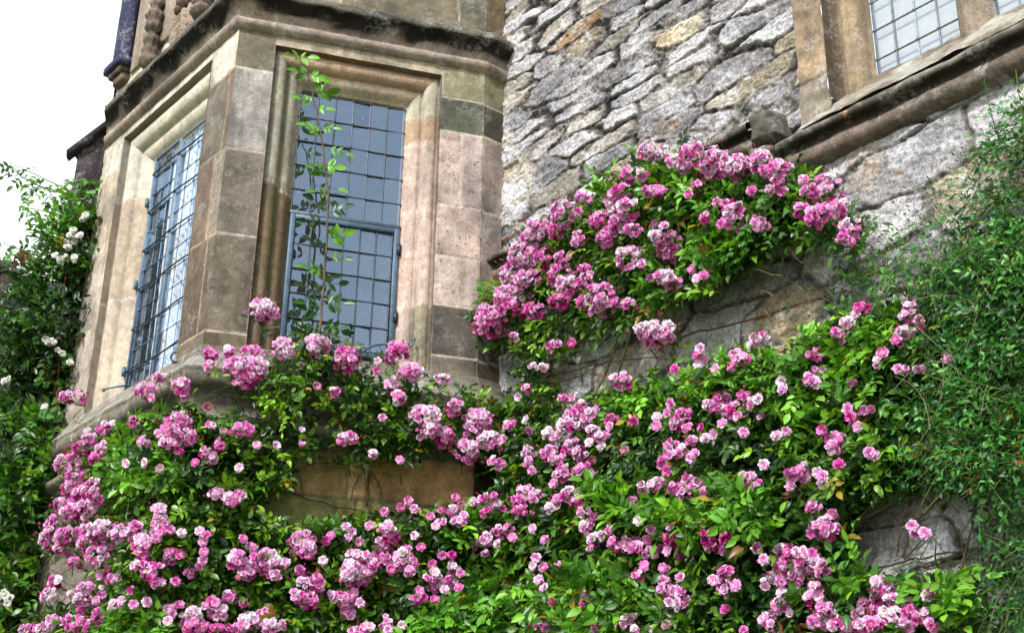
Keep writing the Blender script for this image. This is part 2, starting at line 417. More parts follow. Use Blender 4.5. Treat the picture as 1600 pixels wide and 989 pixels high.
# --- sweeps round the bay
def hsweep(path, prof, colf, name, mat, parent, step=.02, rough=.002, seed=0):
    path = [np.array([p[0], p[1], 0.]) for p in path]
    segs = []
    for a, b in zip(path[:-1], path[1:]):
        d = (b - a) / np.linalg.norm(b - a); n = np.array([d[1], -d[0], 0.])
        if n @ (a + b) > 0: n = -n
        segs.append((a, b, d, n))
    mit = []
    for i in range(len(path)):
        if i == 0: m = segs[0][3]
        elif i == len(path) - 1: m = segs[-1][3]
        else:
            n1, n2 = segs[i - 1][3], segs[i][3]; m = (n1 + n2) / (1 + n1 @ n2)
        mit.append(m)
    # refine profile
    pr = [prof[0]]
    for p, q in zip(prof[:-1], prof[1:]):
        k = max(1, int(hypot(q[0] - p[0], q[1] - p[1]) / .014))
        for t in range(1, k + 1): pr.append((p[0] + (q[0] - p[0]) * t / k, p[1] + (q[1] - p[1]) * t / k))
    pr = np.array(pr)
    mb = MB(); s0 = 0
    for i, (a, b, d, n) in enumerate(segs):
        L = np.linalg.norm(b - a); k = max(2, int(L / step) + 1); t = np.linspace(0, 1, k)
        A = a + mit[i] * pr[:, 0][:, None]; B = b + mit[i + 1] * pr[:, 0][:, None]
        P = A[None] * (1 - t)[:, None, None] + B[None] * t[:, None, None]
        P[..., 2] = pr[:, 1][None]
        sc = (s0 + t * L)[:, None] + 0 * pr[:, 0][None]; zc = 0 * t[:, None] + pr[:, 1][None]; oc = 0 * t[:, None] + pr[:, 0][None]
        amp = rough * sstep(.0, .02, oc)
        dn = amp * fbm(sc * 11, zc * 16, oc * 16, 4, seed)
        edge = np.minimum(t, 1 - t)[:, None] * L; fade = sstep(0, .03, edge)
        P += n * (dn * fade)[..., None]; P[..., 2] += (amp * .8 * fbm(sc * 8, zc * 9 + 5, 2, 4, seed + 9) * fade)
        mb.grid(P, colf(sc, zc, oc, i)); s0 += L
    # end caps (fans of quads to a midpoint)
    return mb.build(name, mat, parent)

def jointed(base, seed, jl=.6, mort=MORT, var=.25, zf=None):
    cols = [np.array(base) * (1 + var * (random.Random(seed * 31 + k).random() * 2 - 1)) for k in range(60)]
    def f(s, z, o, i):
        k = np.floor((s + .2) / jl).astype(int) % 60; fr = ((s + .2) / jl) % 1 * jl
        c = np.array(cols)[k]
        j = (1 - sstep(.004, .012, np.minimum(fr, jl - fr)))[..., None] * .7
        c = c * (1 - j) + np.array(mort) * j
        if zf is not None: c = zf(c, s, z, o, i)
        return np.concatenate([c, np.zeros(c.shape[:2] + (1,))], -1)
    return f

def corn_col(c, s, z, o, i):
    # bead pinkish new stone on the cant, brown on the front; underside shade and stain painted near-black, weathered lip above
    n = fbm(s * 5, z * 12, 0, 4, 44)
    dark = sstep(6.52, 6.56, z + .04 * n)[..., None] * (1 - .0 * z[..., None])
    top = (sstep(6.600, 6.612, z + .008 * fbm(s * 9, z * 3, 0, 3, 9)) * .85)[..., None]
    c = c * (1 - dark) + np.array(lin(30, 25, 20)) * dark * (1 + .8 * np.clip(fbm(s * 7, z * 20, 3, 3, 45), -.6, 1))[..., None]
    bd = (sstep(.2, -.5, s[:, :1] * 0 + fbm(s * 1.2, z * 0, 0, 2, 71)) * .35)[..., None]; c = c * (1 - bd * (i < 2))
    c = c * (1 - top) + np.array(lin(104, 98, 84)) * top * (1 + .5 * fbm(s * 6, z * 20, 2, 4, 46))[..., None]
    return np.clip(c, .004, 1)
prof = [(-.02, 6.40), (.004, 6.405), (.018, 6.412), (.036, 6.425), (.046, 6.445), (.04, 6.468), (.022, 6.482), (.006, 6.486), (.008, 6.5), (.02, 6.525), (.045, 6.56),
        (.085, 6.592), (.10, 6.6), (.105, 6.604), (.108, 6.64), (.10, 6.655), (.06, 6.668), (-.02, 6.69)]
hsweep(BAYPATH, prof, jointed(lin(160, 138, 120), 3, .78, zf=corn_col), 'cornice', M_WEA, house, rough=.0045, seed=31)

def sill_col(c, s, z, o, i):
    n = fbm(s * 6, z * 9, o * 9, 4, 77)[..., None]
    g = sstep(0, .6, n); c = c * (1 - .4 * g) + np.array(lin(120, 116, 84)) * .4 * g
    lp = (sstep(4.13, 4.16, z) * sstep(4.26, 4.17, z) * .55)[..., None]
    return c * (1 - lp) + np.array(lin(150, 146, 128)) * lp
prof = [(-.03, 4.36), (.004, 4.33), (.05, 4.26), (.11, 4.18), (.128, 4.162), (.132, 4.15), (.122, 4.142), (.126, 4.125), (.124, 4.09), (.105, 4.065), (.07, 4.055), (.045, 4.045), (.035, 4.03),
        (.033, 3.945), (.06, 3.925), (.10, 3.91), (.112, 3.9), (.108, 3.878), (.09, 3.862), (.04, 3.85), (.02, 3.835), (-.03, 3.81)]
hsweep(BAYPATH, prof, jointed(lin(120, 112, 96), 5, .7, zf=sill_col), 'sill_course', M_WEA, house, rough=.006, seed=51)

# --- window surrounds
def surround(plane, O, prof, z0, base, name, parent, new=False, colfn=None, seed=0, d0=0.):
    u0, u1, _, z1 = O
    pr = [prof[0]]
    for p, q in zip(prof[:-1], prof[1:]):
        k = max(1, int(hypot(q[0] - p[0], q[1] - p[1]) / .01))
        for t in range(1, k + 1): pr.append((p[0] + (q[0] - p[0]) * t / k, p[1] + (q[1] - p[1]) * t / k))
    pr = np.array(pr); I, D = pr[:, 0], pr[:, 1]
    mb = MB()
    def seg(fu, fz, L, sid):
        k = int(L / .02) + 2; t = np.linspace(0, 1, k)[:, None]
        Uu = fu(t); Zz = fz(t); Uu, Zz = np.broadcast_arrays(Uu, Zz)
        off = -D[None] + d0 + .0018 * fbm(Uu * 9, Zz * 9, I[None] * 20, 3, seed + sid)
        col = colfn(Uu, Zz, I[None] + 0 * t, sid)
        mb.grid(plane.pts(Uu, Zz, off), np.concatenate([col, np.zeros(col.shape[:2] + (1,))], -1))
    seg(lambda t: u0 + I[None] + 0 * t, lambda t: z0 * (1 - t) + (z1 - I[None]) * t, z1 - z0, 0)
    seg(lambda t: (u0 + I[None]) * (1 - t) + (u1 - I[None]) * t, lambda t: z1 - I[None] + 0 * t, u1 - u0, 1)
    seg(lambda t: u1 - I[None] + 0 * t, lambda t: (z1 - I[None]) * (1 - t) + z0 * t, z1 - z0, 2)
    return mb.build(name, M_NEW if new else M_ASH, parent)

def sprof(s, deep):
    P = [(0, -.004), (0, .05), (.006, .052), (.012, .045), (.03, .034), (.055, .034), (.078, .046), (.092, .066), (.097, .09), (.10, .098), (.106, .094), (.118, .09), (.14, .096), (.158, .11), (.17, .128), (.18, .142), (.186, .15), (.2, .152), (.2, .2)]
    return [(a * s, b * deep) for a, b in P]
def front_col(Uu, Zz, I, sid):
    c = np.zeros(Uu.shape + (3,)); c[:] = lin(186, 172, 148)
    if sid == 0:
        for z0_, z1_, cc in ((5.85, 7, lin(198, 188, 168)), (5.1, 5.85, lin(178, 156, 128)), (4.0, 5.1, lin(182, 164, 138))):
            c[(Zz > z0_) & (Zz <= z1_)] = cc
        for zz in (5.85, 5.1): c = np.where((abs(Zz - zz) < .006)[..., None], lin(210, 200, 180), c)
    if sid == 1: c[:] = lin(196, 184, 160)
    edge_dark = (sstep(.012, 0, I) * .6)[..., None]; c = c * (1 - edge_dark) + np.array(lin(80, 66, 50)) * edge_dark  # darker brown along the outer edge of the profile
    return c
def cant_col(Uu, Zz, I, sid):
    c = np.zeros(Uu.shape + (3,)); n = fbm(Uu * 7, Zz * 7, I * 30, 4, 5)[..., None]
    if sid == 0:
        c[:] = lin(150, 140, 122); c[Zz > 5.45] = lin(168, 160, 142); c[Zz < 5.4] = lin(118, 98, 70)
        gg = (sstep(.06, .09, I) * sstep(.12, .1, I) * .6)[..., None]; c = c * (1 - gg) + np.array(lin(104, 112, 50)) * gg
        c = np.where((abs(Zz - 5.42 + .03 * (I > .1)) < .006)[..., None], lin(200, 196, 176), c)
    elif sid == 1:
        c[:] = lin(182, 150, 116); c = c * (1 - .35 * sstep(0, .7, n)) + .35 * sstep(0, .7, n) * np.array(lin(110, 72, 44))
        lo = sstep(.1, .12, I)[..., None]; c = c * (1 - lo) + np.array(lin(186, 168, 142)) * lo
    else:
        c[:] = lin(192, 166, 152); t = (Zz > 5.86)[..., None]; c = np.where(t, lin(188, 178, 154), c)
        t2 = ((Zz > 5.86) & (Zz < 6.04))[..., None]; c = np.where(t2, lin(176, 146, 116), c)
        t3 = ((Zz < 4.76) & (I < .1))[..., None]; c = np.where(t3, lin(150, 140, 112), c)
        for zz in (5.38, 5.1, 4.76, 5.86): c = np.where((abs(Zz - zz) < .005)[..., None], lin(206, 186, 172), c)
    edge_dark = (sstep(.012, 0, I) * .55)[..., None]; c = c * (1 - edge_dark) + np.array(lin(54, 46, 36)) * edge_dark  # darker along the outermost strip of the moulding
    return c * (1 + .06 * n)

def leaded(plane, u0, u1, z0, z1, off, ncol, nrow, parent, split=None, seed=0, wd_=.0048, lead=(.06, .065, .075), jit=.006):
    """panes as slightly tilted quads, lead cames as thin bars"""
    rg = random.Random(seed)
    g = MB(); l = MB()
    for (a, b, c, d, nc, nr) in split or [(u0, u1, z0, z1, ncol, nrow)]:
        du = (b - a) / nc; dz = (d - c) / nr
        for i in range(nc):
            for j in range(nr):
                tu, tz = rg.uniform(-jit, jit), rg.uniform(-jit, jit)
                q = []
                for (x, y) in ((0, 0), (1, 0), (1, 1), (0, 1)):
                    q.append(plane.p(a + (i + x) * du, c + (j + y) * dz, off + (x - .5) * du * tu * 2 + (y - .5) * dz * tz * 2))
                g.add(q, [(0, 1, 2, 3)])
        def came(p, q, wd, th_):
            k = 8; t = np.linspace(0, 1, k)
            jj = rg.uniform(-.0015, .0015)
            pts = [plane.p(p[0] + (q[0] - p[0]) * x, p[1] + (q[1] - p[1]) * x, off + .003 + jj) for x in t]
            l.tube(pts, wd, lead if rg.random() < .7 else tuple(np.array(lead) * 1.8), 6)
        for i in range(nc + 1): came((a + i * du, c), (a + i * du, d), wd_, .004)
        for j in range(nr + 1): came((a, c + j * dz), (b, c + j * dz), wd_, .004)
        for i in range(nc + 1):
            for j in range(nr + 1):
                P = plane.p(a + i * du, c + j * dz, off + .006)
                l.lathe(P - plane.n * .004, plane.n, [(.0005, .012), (.007, .009), (.009, .004), (.009, 0)], lead, 6)
    gl = g.build('window', M_GLASS, parent, False)
    l.build('lead_lattice', M_LEAD, gl)
    return gl

BLUE = lin(72, 94, 114); DKIRON = lin(38, 44, 54)
def frame_rect(mb, plane, u0, u1, z0, z1, wd, o0, o1, c):
    mb.box(plane, u0, u0 + wd, z0, z1, o0, o1, c, .003); mb.box(plane, u1 - wd, u1, z0, z1, o0, o1, c, .003)
    mb.box(plane, u0 + wd + .001, u1 - wd - .001, z0, z0 + wd, o0, o1, c, .003); mb.box(plane, u0 + wd + .001, u1 - wd - .001, z1 - wd, z1, o0, o1, c, .003)

# canted light
DG = -.145
gu0, gu1, gz0, gz1 = .425, 1.078, 4.42, 6.12
wc = leaded(cant, gu0, gu1, gz0, gz1, DG, 6, 10, house, split=[(gu0, gu1, 5.28, gz1, 6, 5), (gu0 + .03, gu1 - .035, gz0 + .04, 5.245, 6, 5)], seed=3, jit=.03, lead=lin(74, 78, 88))
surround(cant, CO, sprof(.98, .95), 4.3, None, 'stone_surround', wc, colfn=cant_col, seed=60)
mb = MB(); frame_rect(mb, cant, gu0 - .003, gu1 + .003, gz0, 5.275, .03, DG - .02, DG + .022, BLUE)
mb.box(cant, gu0 - .01, gu1 + .01, 5.277, 5.30, DG - .015, DG + .018, lin(70, 84, 100), .003)
mb.build('casement_frame', M_IRON, wc)
def stay(plane, pts, r=.006, parent=None, c=BLUE):
    m = MB(); P = np.array([plane.p(*q) for q in pts])
    t = np.linspace(0, len(P) - 1, 24); P2 = np.array([[np.interp(x, range(len(P)), P[:, k]) for k in range(3)] for x in t])
    for _ in range(2): P2[1:-1] = (P2[:-2] + 2 * P2[1:-1] + P2[2:]) / 4
    m.tube(P2, r, c, 6); m.lathe(P2[-1], plane.n, [(0.001, -.008), (.012, -.006), (.012, .006), (.001, .008)], c, 8)
    return m.build('window_stay', M_IRON, parent)
def uzp(plane, px, py, off): u, z = plane.uz(px, py, off); return (u, z, off)
stay(cant, [uzp(cant, 567, 551, -.06), uzp(cant, 575, 543, -.03), uzp(cant, 592, 538, .0), uzp(cant, 610, 538, .03), uzp(cant, 628, 541, .03), uzp(cant, 640, 544, .02), uzp(cant, 646, 538, .0), uzp(cant, 646, 531, -.01)], .006, wc)
mb = MB(); mb.lathe(cant.p(gu1 + .005, 4.66, DG + .02), np.array([0, 0, 1.]), [(.001, 0), (.014, 0), (.014, .07), (.001, .07)], DKIRON, 8)
mb.build('hinge', M_IRON, wc); mb = MB()
mb.lathe(cant.p(gu1 + .005, 5.1, DG + .02), np.array([0, 0, 1.]), [(.001, 0), (.014, 0), (.014, .07), (.001, .07)], DKIRON, 8)
mb.build('hinge', M_IRON, wc)

# front light
hu0, hu1 = -1.318, -.582
DF = -.15
wf = leaded(front, hu0, hu1, gz0, gz1, DF, 6, 12, house, split=[(hu0 + .02, -.965, gz0 + .02, gz1, 3, 12), (-.94, hu1, gz0 + .02, gz1, 3, 12)], seed=4, jit=.035, wd_=.0034, lead=lin(84, 104, 128))
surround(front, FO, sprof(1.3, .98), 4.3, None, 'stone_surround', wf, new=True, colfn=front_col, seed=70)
mb = MB(); frame_rect(mb, front, hu0 - .002, -.95, gz0, gz1, .016, DF - .02, DF + .02, lin(88, 108, 126)); frame_rect(mb, front, -.948, hu1 + .002, gz0, gz1, .014, DF - .02, DF + .016, lin(104, 124, 144))
for k, zz in enumerate(np.arange(gz0 + .15, gz1, .285)):
    mb.tube([front.p(u, zz + .008 * sin(u * 9 + k), DF + .022) for u in np.linspace(hu0 + .0, hu1 + .02, 9)], .0055, DKIRON, 6)
mb.build('casement_frame', M_IRON, wf)
stay(front, [uzp(front, 208, 602, -.10), uzp(front, 190, 603, -.02), uzp(front, 172, 606, .03), uzp(front, 162, 609, .05)], .006, wf)
stay(front, [uzp(front, 285, 552, -.1), uzp(front, 272, 550, -.03), uzp(front, 266, 558, .0), uzp(front, 270, 565, .02), uzp(front, 280, 566, .02)], .006, wf, DKIRON)
for zz in (4.55, 5.15, 5.75):
    mb = MB(); mb.lathe(front.p(hu0 - .012, zz, DF + .03), np.array([0, 0, 1.]), [(.001, 0), (.013, 0), (.013, .06), (.001, .06)], BLUE, 8)
    mb.build('hinge', M_IRON, wf)

# inside of the bay: dark room box and pale curtains with painted sky reflection
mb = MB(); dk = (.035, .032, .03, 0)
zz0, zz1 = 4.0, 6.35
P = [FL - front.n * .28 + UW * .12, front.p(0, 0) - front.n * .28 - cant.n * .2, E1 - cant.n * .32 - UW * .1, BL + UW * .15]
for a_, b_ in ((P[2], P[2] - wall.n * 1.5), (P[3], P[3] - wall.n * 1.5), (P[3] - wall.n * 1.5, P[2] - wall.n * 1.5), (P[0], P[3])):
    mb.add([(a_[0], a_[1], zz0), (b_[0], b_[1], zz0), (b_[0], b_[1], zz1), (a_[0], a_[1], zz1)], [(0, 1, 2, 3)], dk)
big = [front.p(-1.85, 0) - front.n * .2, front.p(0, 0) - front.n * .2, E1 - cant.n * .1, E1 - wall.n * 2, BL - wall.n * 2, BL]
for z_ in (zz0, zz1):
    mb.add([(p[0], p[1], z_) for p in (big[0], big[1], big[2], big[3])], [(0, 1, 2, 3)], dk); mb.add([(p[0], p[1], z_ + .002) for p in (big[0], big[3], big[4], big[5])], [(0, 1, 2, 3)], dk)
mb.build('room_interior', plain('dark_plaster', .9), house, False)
mb = MB()
def curtain_reflection(mb, plane, u0, u1, off, c, z0=4.38, z1=6.25):
    uu = np.linspace(u0, u1, 60); Uu, Zz = np.meshgrid(uu, np.linspace(z0, z1, 4), indexing='ij')
    mb.grid(plane.pts(Uu, Zz, off + .018 * np.sin(Uu * 85) + .01 * np.sin(Uu * 31 + Zz)), (*c, 0))
curtain_reflection(mb, front, -1.16, -1.06, -.23, lin(246, 248, 250)); curtain_reflection(mb, front, -1.02, -.90, -.20, lin(250, 250, 250)); curtain_reflection(mb, front, -.86, -.56, -.185, lin(226, 236, 250))  # last pale-blue sheet stands in for sky reflected in the panes
mb.build('curtain_reflection', M_CLOTH, wf)

# --- carved panel over the cornice
mb = MB(); base = lin(132, 104, 82); dark = lin(58, 44, 48)
def F2(px, py, off): return front.p(*uzp(front, px, py, off))
Zup = np.array([0, 0, 1.])
def carve_col(px, py): return base
# moulded corner shaft with a flared foot
pz0 = front.uz(190, 112, 0)[1]
sh = MB(); shc = lin(34, 36, 84)
for (u_, r_) in ((-1.80, .055), (-1.70, .035), (-1.755, .03)):
    zs_ = np.linspace(pz0 - .02, 8.2, 12); sh.tube([front.p(u_, z, .03) for z in zs_], r_, shc if u_ < -1.6 else lin(112, 92, 78), 10)
sh.box(front, -1.93, -1.66, pz0 - .03, pz0 + .03, -.1, .10, shc, .012)
sh.box(front, -1.90, -1.69, pz0 - .07, pz0 - .031, -.1, .07, lin(92, 72, 60), .012)
sh.box(front, -1.87, -1.71, pz0 - .13, pz0 - .071, -.1, .04, lin(120, 96, 76), .012)
panel = mb
panel.box(front, -1.66, .0, 6.92, 8.2, -.05, .004, lin(172, 150, 126), .004)
cp = panel.build('carved_panel', M_WEA, house)
sh.build('corner_shaft', M_WEA, cp)
def lathe_col(name, px, py, L, r0, seed):
    m = MB(); p = F2(px, py, .05)
    zz = np.linspace(0, L, 60)
    rr = r0 * (.75 + .25 * np.sin(zz * 60) * (zz > .06) + .35 * np.exp(-((zz - .18) / .05) ** 2) + .4 * np.exp(-((zz - .4) / .06) ** 2)) * sstep(-.001, .05, zz)
    rr = np.where(zz < .12, r0 * 1.35 * np.sin(np.clip((zz + .01) / .13, 0, 1) * pi * .82) + .004, rr)
    k = 22; an = np.arange(k + 1) * 2 * pi / k
    A, Z_ = np.meshgrid(an, zz, indexing='ij')
    R_ = rr[None] * (1 + .13 * np.sin(A * 8 + Z_ * 25) * (Z_ > .12) + .08 * vnoise(np.cos(A) * 6, np.sin(A) * 6, Z_ * 40, seed))
    P = p + R_[..., None] * (np.cos(A)[..., None] * UW + np.sin(A)[..., None] * front.n) + Z_[..., None] * Zup
    m.grid(P, lin(110, 90, 74)); m.build(name, M_WEA, cp)
lathe_col('baluster', 231, 110, .9, .052, 1)
lathe_col('baluster', 313, 34, .7, .055, 2)
# shield with relief
m = MB(); su, sz = front.uz(278, 46, .08)
ts = np.linspace(0, 1, 26); tt = np.linspace(-1, 1, 26)
T1, T2 = np.meshgrid(ts, tt, indexing='ij')
wid = .23 * np.sqrt(np.clip(1 - np.clip((T1 - .45) / .55, 0, 1) ** 2.2, 0, 1)) * (.82 + .18 * sstep(0, .2, T1))
Uu = su + T2 * wid + .02 * (T1 - .5); Zz = sz + .17 - T1 * .34
relief = .035 * (1 - T2 ** 2 * .6) + .012 * np.sign(np.sin(Uu * 75)) * ((T2 > 0) != (T1 > .5)) + .012 * np.sign(np.sin(Uu * 90 + Zz * 90) * np.sin(Uu * 90 - Zz * 90)) * ((T2 > 0) == (T1 > .5))
relief *= (np.abs(T2) < .93)
m.grid(front.pts(Uu, Zz, .02 + relief), lin(150, 124, 98)); m.build('shield', M_WEA, cp)
m = MB()
for k in range(7):
    a_ = k / 6 * pi; cc = front.p(su + .13 * cos(a_), sz + .24 + .1 * sin(a_), .05)
    m.lathe(cc - front.n * .03, front.n, [(.04, 0), (.038, .03), (.02, .045), (.002, .05)], lin(92, 64, 50), 10)
m.lathe(front.p(su, sz + .27, 0.0), front.n, [(.09, 0), (.085, .04), (.05, .07), (.002, .08)], lin(84, 52, 42), 14)
m.build('carved_crest', M_WEA, cp)

# ------------------------------------------------------------------ rubble wall
STR_L = dict(u0=-.02, u1=2.20, z=5.135)
WO = (2.50, 5.6, 5.20, 7.6)
PAL = 1.02 * np.array([lin(156, 155, 160), lin(170, 169, 174), lin(136, 135, 140), lin(156, 150, 140), lin(168, 156, 134), lin(122, 121, 126), lin(188, 187, 190), lin(160, 128, 88)])
PW = np.cumsum([.24, .2, .15, .12, .08, .1, .08, .03])

def cells(X, Y, seed, p=5., jx=.40, jy=.26):
    """blocky worley cells in running bond: distance to the edge, cell id and local position"""
    r0 = np.floor(Y); best = np.full(X.shape, 9.); sec = np.full(X.shape, 9.); ci = np.zeros(X.shape); cj = np.zeros(X.shape); lx = np.zeros(X.shape); ly = np.zeros(X.shape)
    for dj in (-1, 0, 1):
        j = r0 + dj; sh = _h(j, j * 0, j * 0, seed) * .9; dens = 1 + .35 * (_h(j, j * 0 + 5, j * 0, seed) - .5)
        c0 = np.floor(X * dens + sh)
        for di in (-1, 0, 1):
            i = c0 + di
            sx = (i + .5 + (_h(i, j, j * 0 + 1, seed) - .5) * 2 * jx - sh) / dens; sy = j + .5 + (_h(i, j, j * 0 + 2, seed) - .5) * 2 * jy
            ax, ay = X - sx, Y - sy; d = (np.abs(ax) ** p + np.abs(ay) ** p) ** (1 / p)
            m = d < best
            sec = np.where(m, best, np.minimum(sec, d)); best = np.where(m, d, best)
            ci = np.where(m, i, ci); cj = np.where(m, j, cj); lx = np.where(m, ax, lx); ly = np.where(m, ay, ly)
    return (sec - best) / 2, ci, cj, lx, ly

def rubble(U, Z):
    wu = U + .045 * fbm(U * 2.4, Z * 2.4, 0, 3, 11) + .009 * fbm(U * 12, Z * 12, 0, 3, 13, .5)
    wz = Z + .036 * fbm(U * 1.7, Z * 3.0, 4, 3, 12) + .007 * fbm(U * 12, Z * 14, 4, 3, 14, .5)
    low = Z + .05 * fbm(U * 2, Z * 2, 7, 2, 31) < 4.84
    dA, iA, jA, xA, yA = cells(wu / .42, wz / .112, 61)
    dB, iB, jB, xB, yB = cells(wu / .50, wz / .235, 62)
    d = np.where(low, dB * .235, dA * .112); ci = np.where(low, iB + 500, iA); cj = np.where(low, jB, jA)
    lu = np.where(low, xB * .5, xA * .42); lz = np.where(low, yB * .235, yA * .112)
    z0 = ci * 0; s1 = _h(ci, cj, z0 + 11, 3); s2 = _h(ci, cj, z0 + 12, 3); s3 = _h(ci, cj, z0 + 13, 3); s4 = _h(ci, cj, z0 + 14, 3)
    gap = .0015 + .0065 * np.clip(.5 + fbm(U * 3.2, Z * 3.2, 9, 3, 15), 0, 1.3)
    ed = .004 + .006 * s2; h = sstep(gap, gap + ed, d + .003 * fbm(U * 40, Z * 40, 0, 2, 33))
    pid = np.searchsorted(PW, s1.ravel(), side='right').clip(0, len(PAL) - 1).reshape(U.shape)
    off = (s3 - .4) * .020 + np.clip((s4 - .5) * .14 * lu + (s1 - .6) * .16 * lz, -.014, .014)
    # split faces: sharp-edged flakes running with the bed
    q = fbm(U * 5 + 7, Z * 11, s2 * 9, 4, 16, .55); fq = q * 3.2 + s3 * 3; flake = (np.floor(fq) + sstep(.8, 1., fq % 1)) / 4
    rid = np.abs(fbm(U * 9, Z * 20, s1 * 9, 4, 17, .6))
    H = h * (.003 + off * np.where(low, .45, .6) + .012 * flake - .006 * rid) + .005 * fbm(U * 20, Z * 30, 5, 5, 23, .7) + (1 - h) * (.008 * fbm(U * 30, Z * 30, 0, 4, 19, .7))
    col = PAL[pid] * (1 + .6 * (s2 - .5))[..., None]
    col = col * (1 + .35 * (flake - q))[..., None] * (1 - .45 * sstep(.0, .35, .22 - rid) * 0)[..., None]
    crk = (sstep(.035, .0, rid) * sstep(.1, .5, fbm(U * 4, Z * 4, 6, 3, 34)) * .6)[..., None]
    tan = sstep(.35, .9, fbm(U * 3, Z * 3, 8, 4, 24))[..., None]
    col = col * (1 - .5 * tan) + np.array(lin(170, 144, 108)) * .5 * tan
    lich = sstep(.05, .7, fbm(U * 5, Z * 6, 3, 5, 20, .6))[..., None]; col = col * (1 - .32 * lich) + np.array(lin(196, 196, 202)) * .5 * lich
    col = col * (1 - crk) + np.array(lin(44, 40, 38)) * crk; H = H - .006 * crk[..., 0]
    near = sstep(.30, .02, U + .12 * fbm(Z * 3, U * 3, 1, 3, 21))[..., None]
    mort = np.array(lin(124, 120, 117)) * (1 + .6 * fbm(U * 26, Z * 26, 1, 3, 25))[..., None]
    mort = mort * (1 - near) + np.array(lin(200, 190, 174)) * near
    col = np.where(low[..., None], col * 1.14, col)
    crev = (1 - .45 * low[..., None]) * (sstep(gap + .003, gap * .4, d) * sstep(-.4, .1, fbm(U * 4, Z * 4, 2, 4, 22)) * .88)[..., None] * (1 - near)
    mort = mort * (1 - crev) + np.array(lin(36, 32, 30)) * crev
    H = H - .016 * crev[..., 0] + near[..., 0] * (1 - h) * .012
    c = col * h[..., None] + mort * (1 - h)[..., None]
    return H, np.concatenate([np.clip(c, .005, .8), np.zeros(c.shape[:2] + (1,))], -1)

def rub_patch(mb, u0, u1, z0, z1, res):
    nu = int((u1 - u0) / res) + 2; nz = int((z1 - z0) / res) + 2
    Uu, Zz = np.meshgrid(np.linspace(u0, u1, nu), np.linspace(z0, z1, nz), indexing='ij')
    H, c = rubble(Uu, Zz)
    mb.grid(wall.pts(Uu, Zz, H - .02), c)
mb = MB()
rub_patch(mb, -.12, 3.75, 2.2, 4.86, .0065)
rub_patch(mb, -.12, 2.33, 4.86, 7.4, .006)
rub_patch(mb, 3.75, 7.0, 0., 4.86, .04)
rub_patch(mb, -.12, 3.75, 0., 2.2, .04)
rub_patch(mb, -.12, 2.33, 7.4, 9.0, .04)
rub_patch(mb, 5.6, 7.0, 4.86, 9.0, .04)
rub_patch(mb, -3.0, -.12, 0, 9.0, .05)
rub_patch(mb, 2.33, 5.6, 7.6, 9.0, .05)
rub_patch(mb, 2.33, 5.6, 4.86, 5.06, .03)
mb.build('rubble_wall', M_RUB, house)

def strip(u0, u1, ztop, name, seed, base, prof=None, rough=.006):
    prof = prof or [(-.02, .0), (.03, -.01), (.085, -.035), (.10, -.047), (.104, -.068), (.092, -.082), (.055, -.084), (.045, -.095), (.05, -.115), (.062, -.135), (.06, -.162), (.042, -.182), (.02, -.192), (-.02, -.2)]
    pr = [(a, b + ztop) for a, b in prof]
    def zf(c, s, z, o, i):
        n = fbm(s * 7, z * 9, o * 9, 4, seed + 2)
        soot_shade = (sstep(ztop - .135, ztop - .115, z + .012 * n) * .85)[..., None]; c = c * (1 - soot_shade) + np.array(lin(30, 25, 20)) * soot_shade  # near-black underside paints the overhang's shade along with soot
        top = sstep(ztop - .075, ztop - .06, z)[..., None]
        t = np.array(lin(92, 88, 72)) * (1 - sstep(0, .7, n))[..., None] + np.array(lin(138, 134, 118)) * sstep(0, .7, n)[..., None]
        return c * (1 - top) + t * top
    return hsweep([wall.p(u0, 0), wall.p(u1, 0)], pr, jointed(base * .9 + .1 * base.mean(), seed, .85, mort=lin(90, 80, 66), zf=zf), name, M_WEA, house, rough=rough, seed=seed)
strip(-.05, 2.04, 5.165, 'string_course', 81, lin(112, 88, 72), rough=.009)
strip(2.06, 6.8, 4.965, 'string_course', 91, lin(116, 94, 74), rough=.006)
# the step between the two levels
mb = MB()
def block(mb, u0, u1, z0, z1, o1, c, seed, rnd=.05):
    # rough dressed block, rounded on the top right
    n = 16
    uu = np.linspace(0, 1, n); zz = np.linspace(0, 1, n)
    A, B = np.meshgrid(uu, zz, indexing='ij')
    r = np.clip((A - .6) / .4, 0, 1); top = z1 - (z1 - z0) * .45 * r ** 2.5
    Uu = u0 + (u1 - u0) * A; Zz = z0 + (top - z0) * B
    ed = np.minimum(np.minimum(A, 1 - A), np.minimum(B, 1 - B))
    off = o1 * sstep(0, .16, ed) ** .5 * (1 - .25 * A * A) + .012 * fbm(Uu * 15, Zz * 15, 0, 3, seed)
    off = np.where(ed <= 0, -.03, off)
    mb.grid(wall.pts(Uu, Zz, off), (*c, 0))
block(mb, 2.035, 2.22, 4.99, 5.165, .095, lin(84, 80, 66), 5)
block(mb, 2.03, 2.20, 4.80, 4.975, .108, lin(112, 104, 88), 6)
block(mb, 2.02, 2.075, 4.60, 4.795, .05, lin(118, 104, 92), 7)
mb.build('label_stop', M_WEA, house)

# right-hand mullioned window in the rubble wall
mb = MB()
blk = [(2.3, 2.51, 5.95, 7.7, lin(120, 100, 72), 0), (2.3, 2.51, 5.22, 5.95, lin(148, 120, 82), 0), (2.3, 2.51, 4.9, 5.22, lin(134, 122, 102), 0)]
face(mb, wall, 2.33, 2.50, 4.85, 7.6, [], blk, lin(130, 110, 84), lin(80, 72, 60), off=.035, res=.012, rough=.010, seed=15, jw=.01)
z_ = np.linspace(4.85, 7.6, 60)
mb.grid(np.stack([wall.pts(2.33, z_, -.03), wall.pts(2.33, z_, .03), wall.pts(2.332, z_, .035)]), (*lin(110, 96, 74), 0))
mb.build('jamb_stones', M_WEA, house)
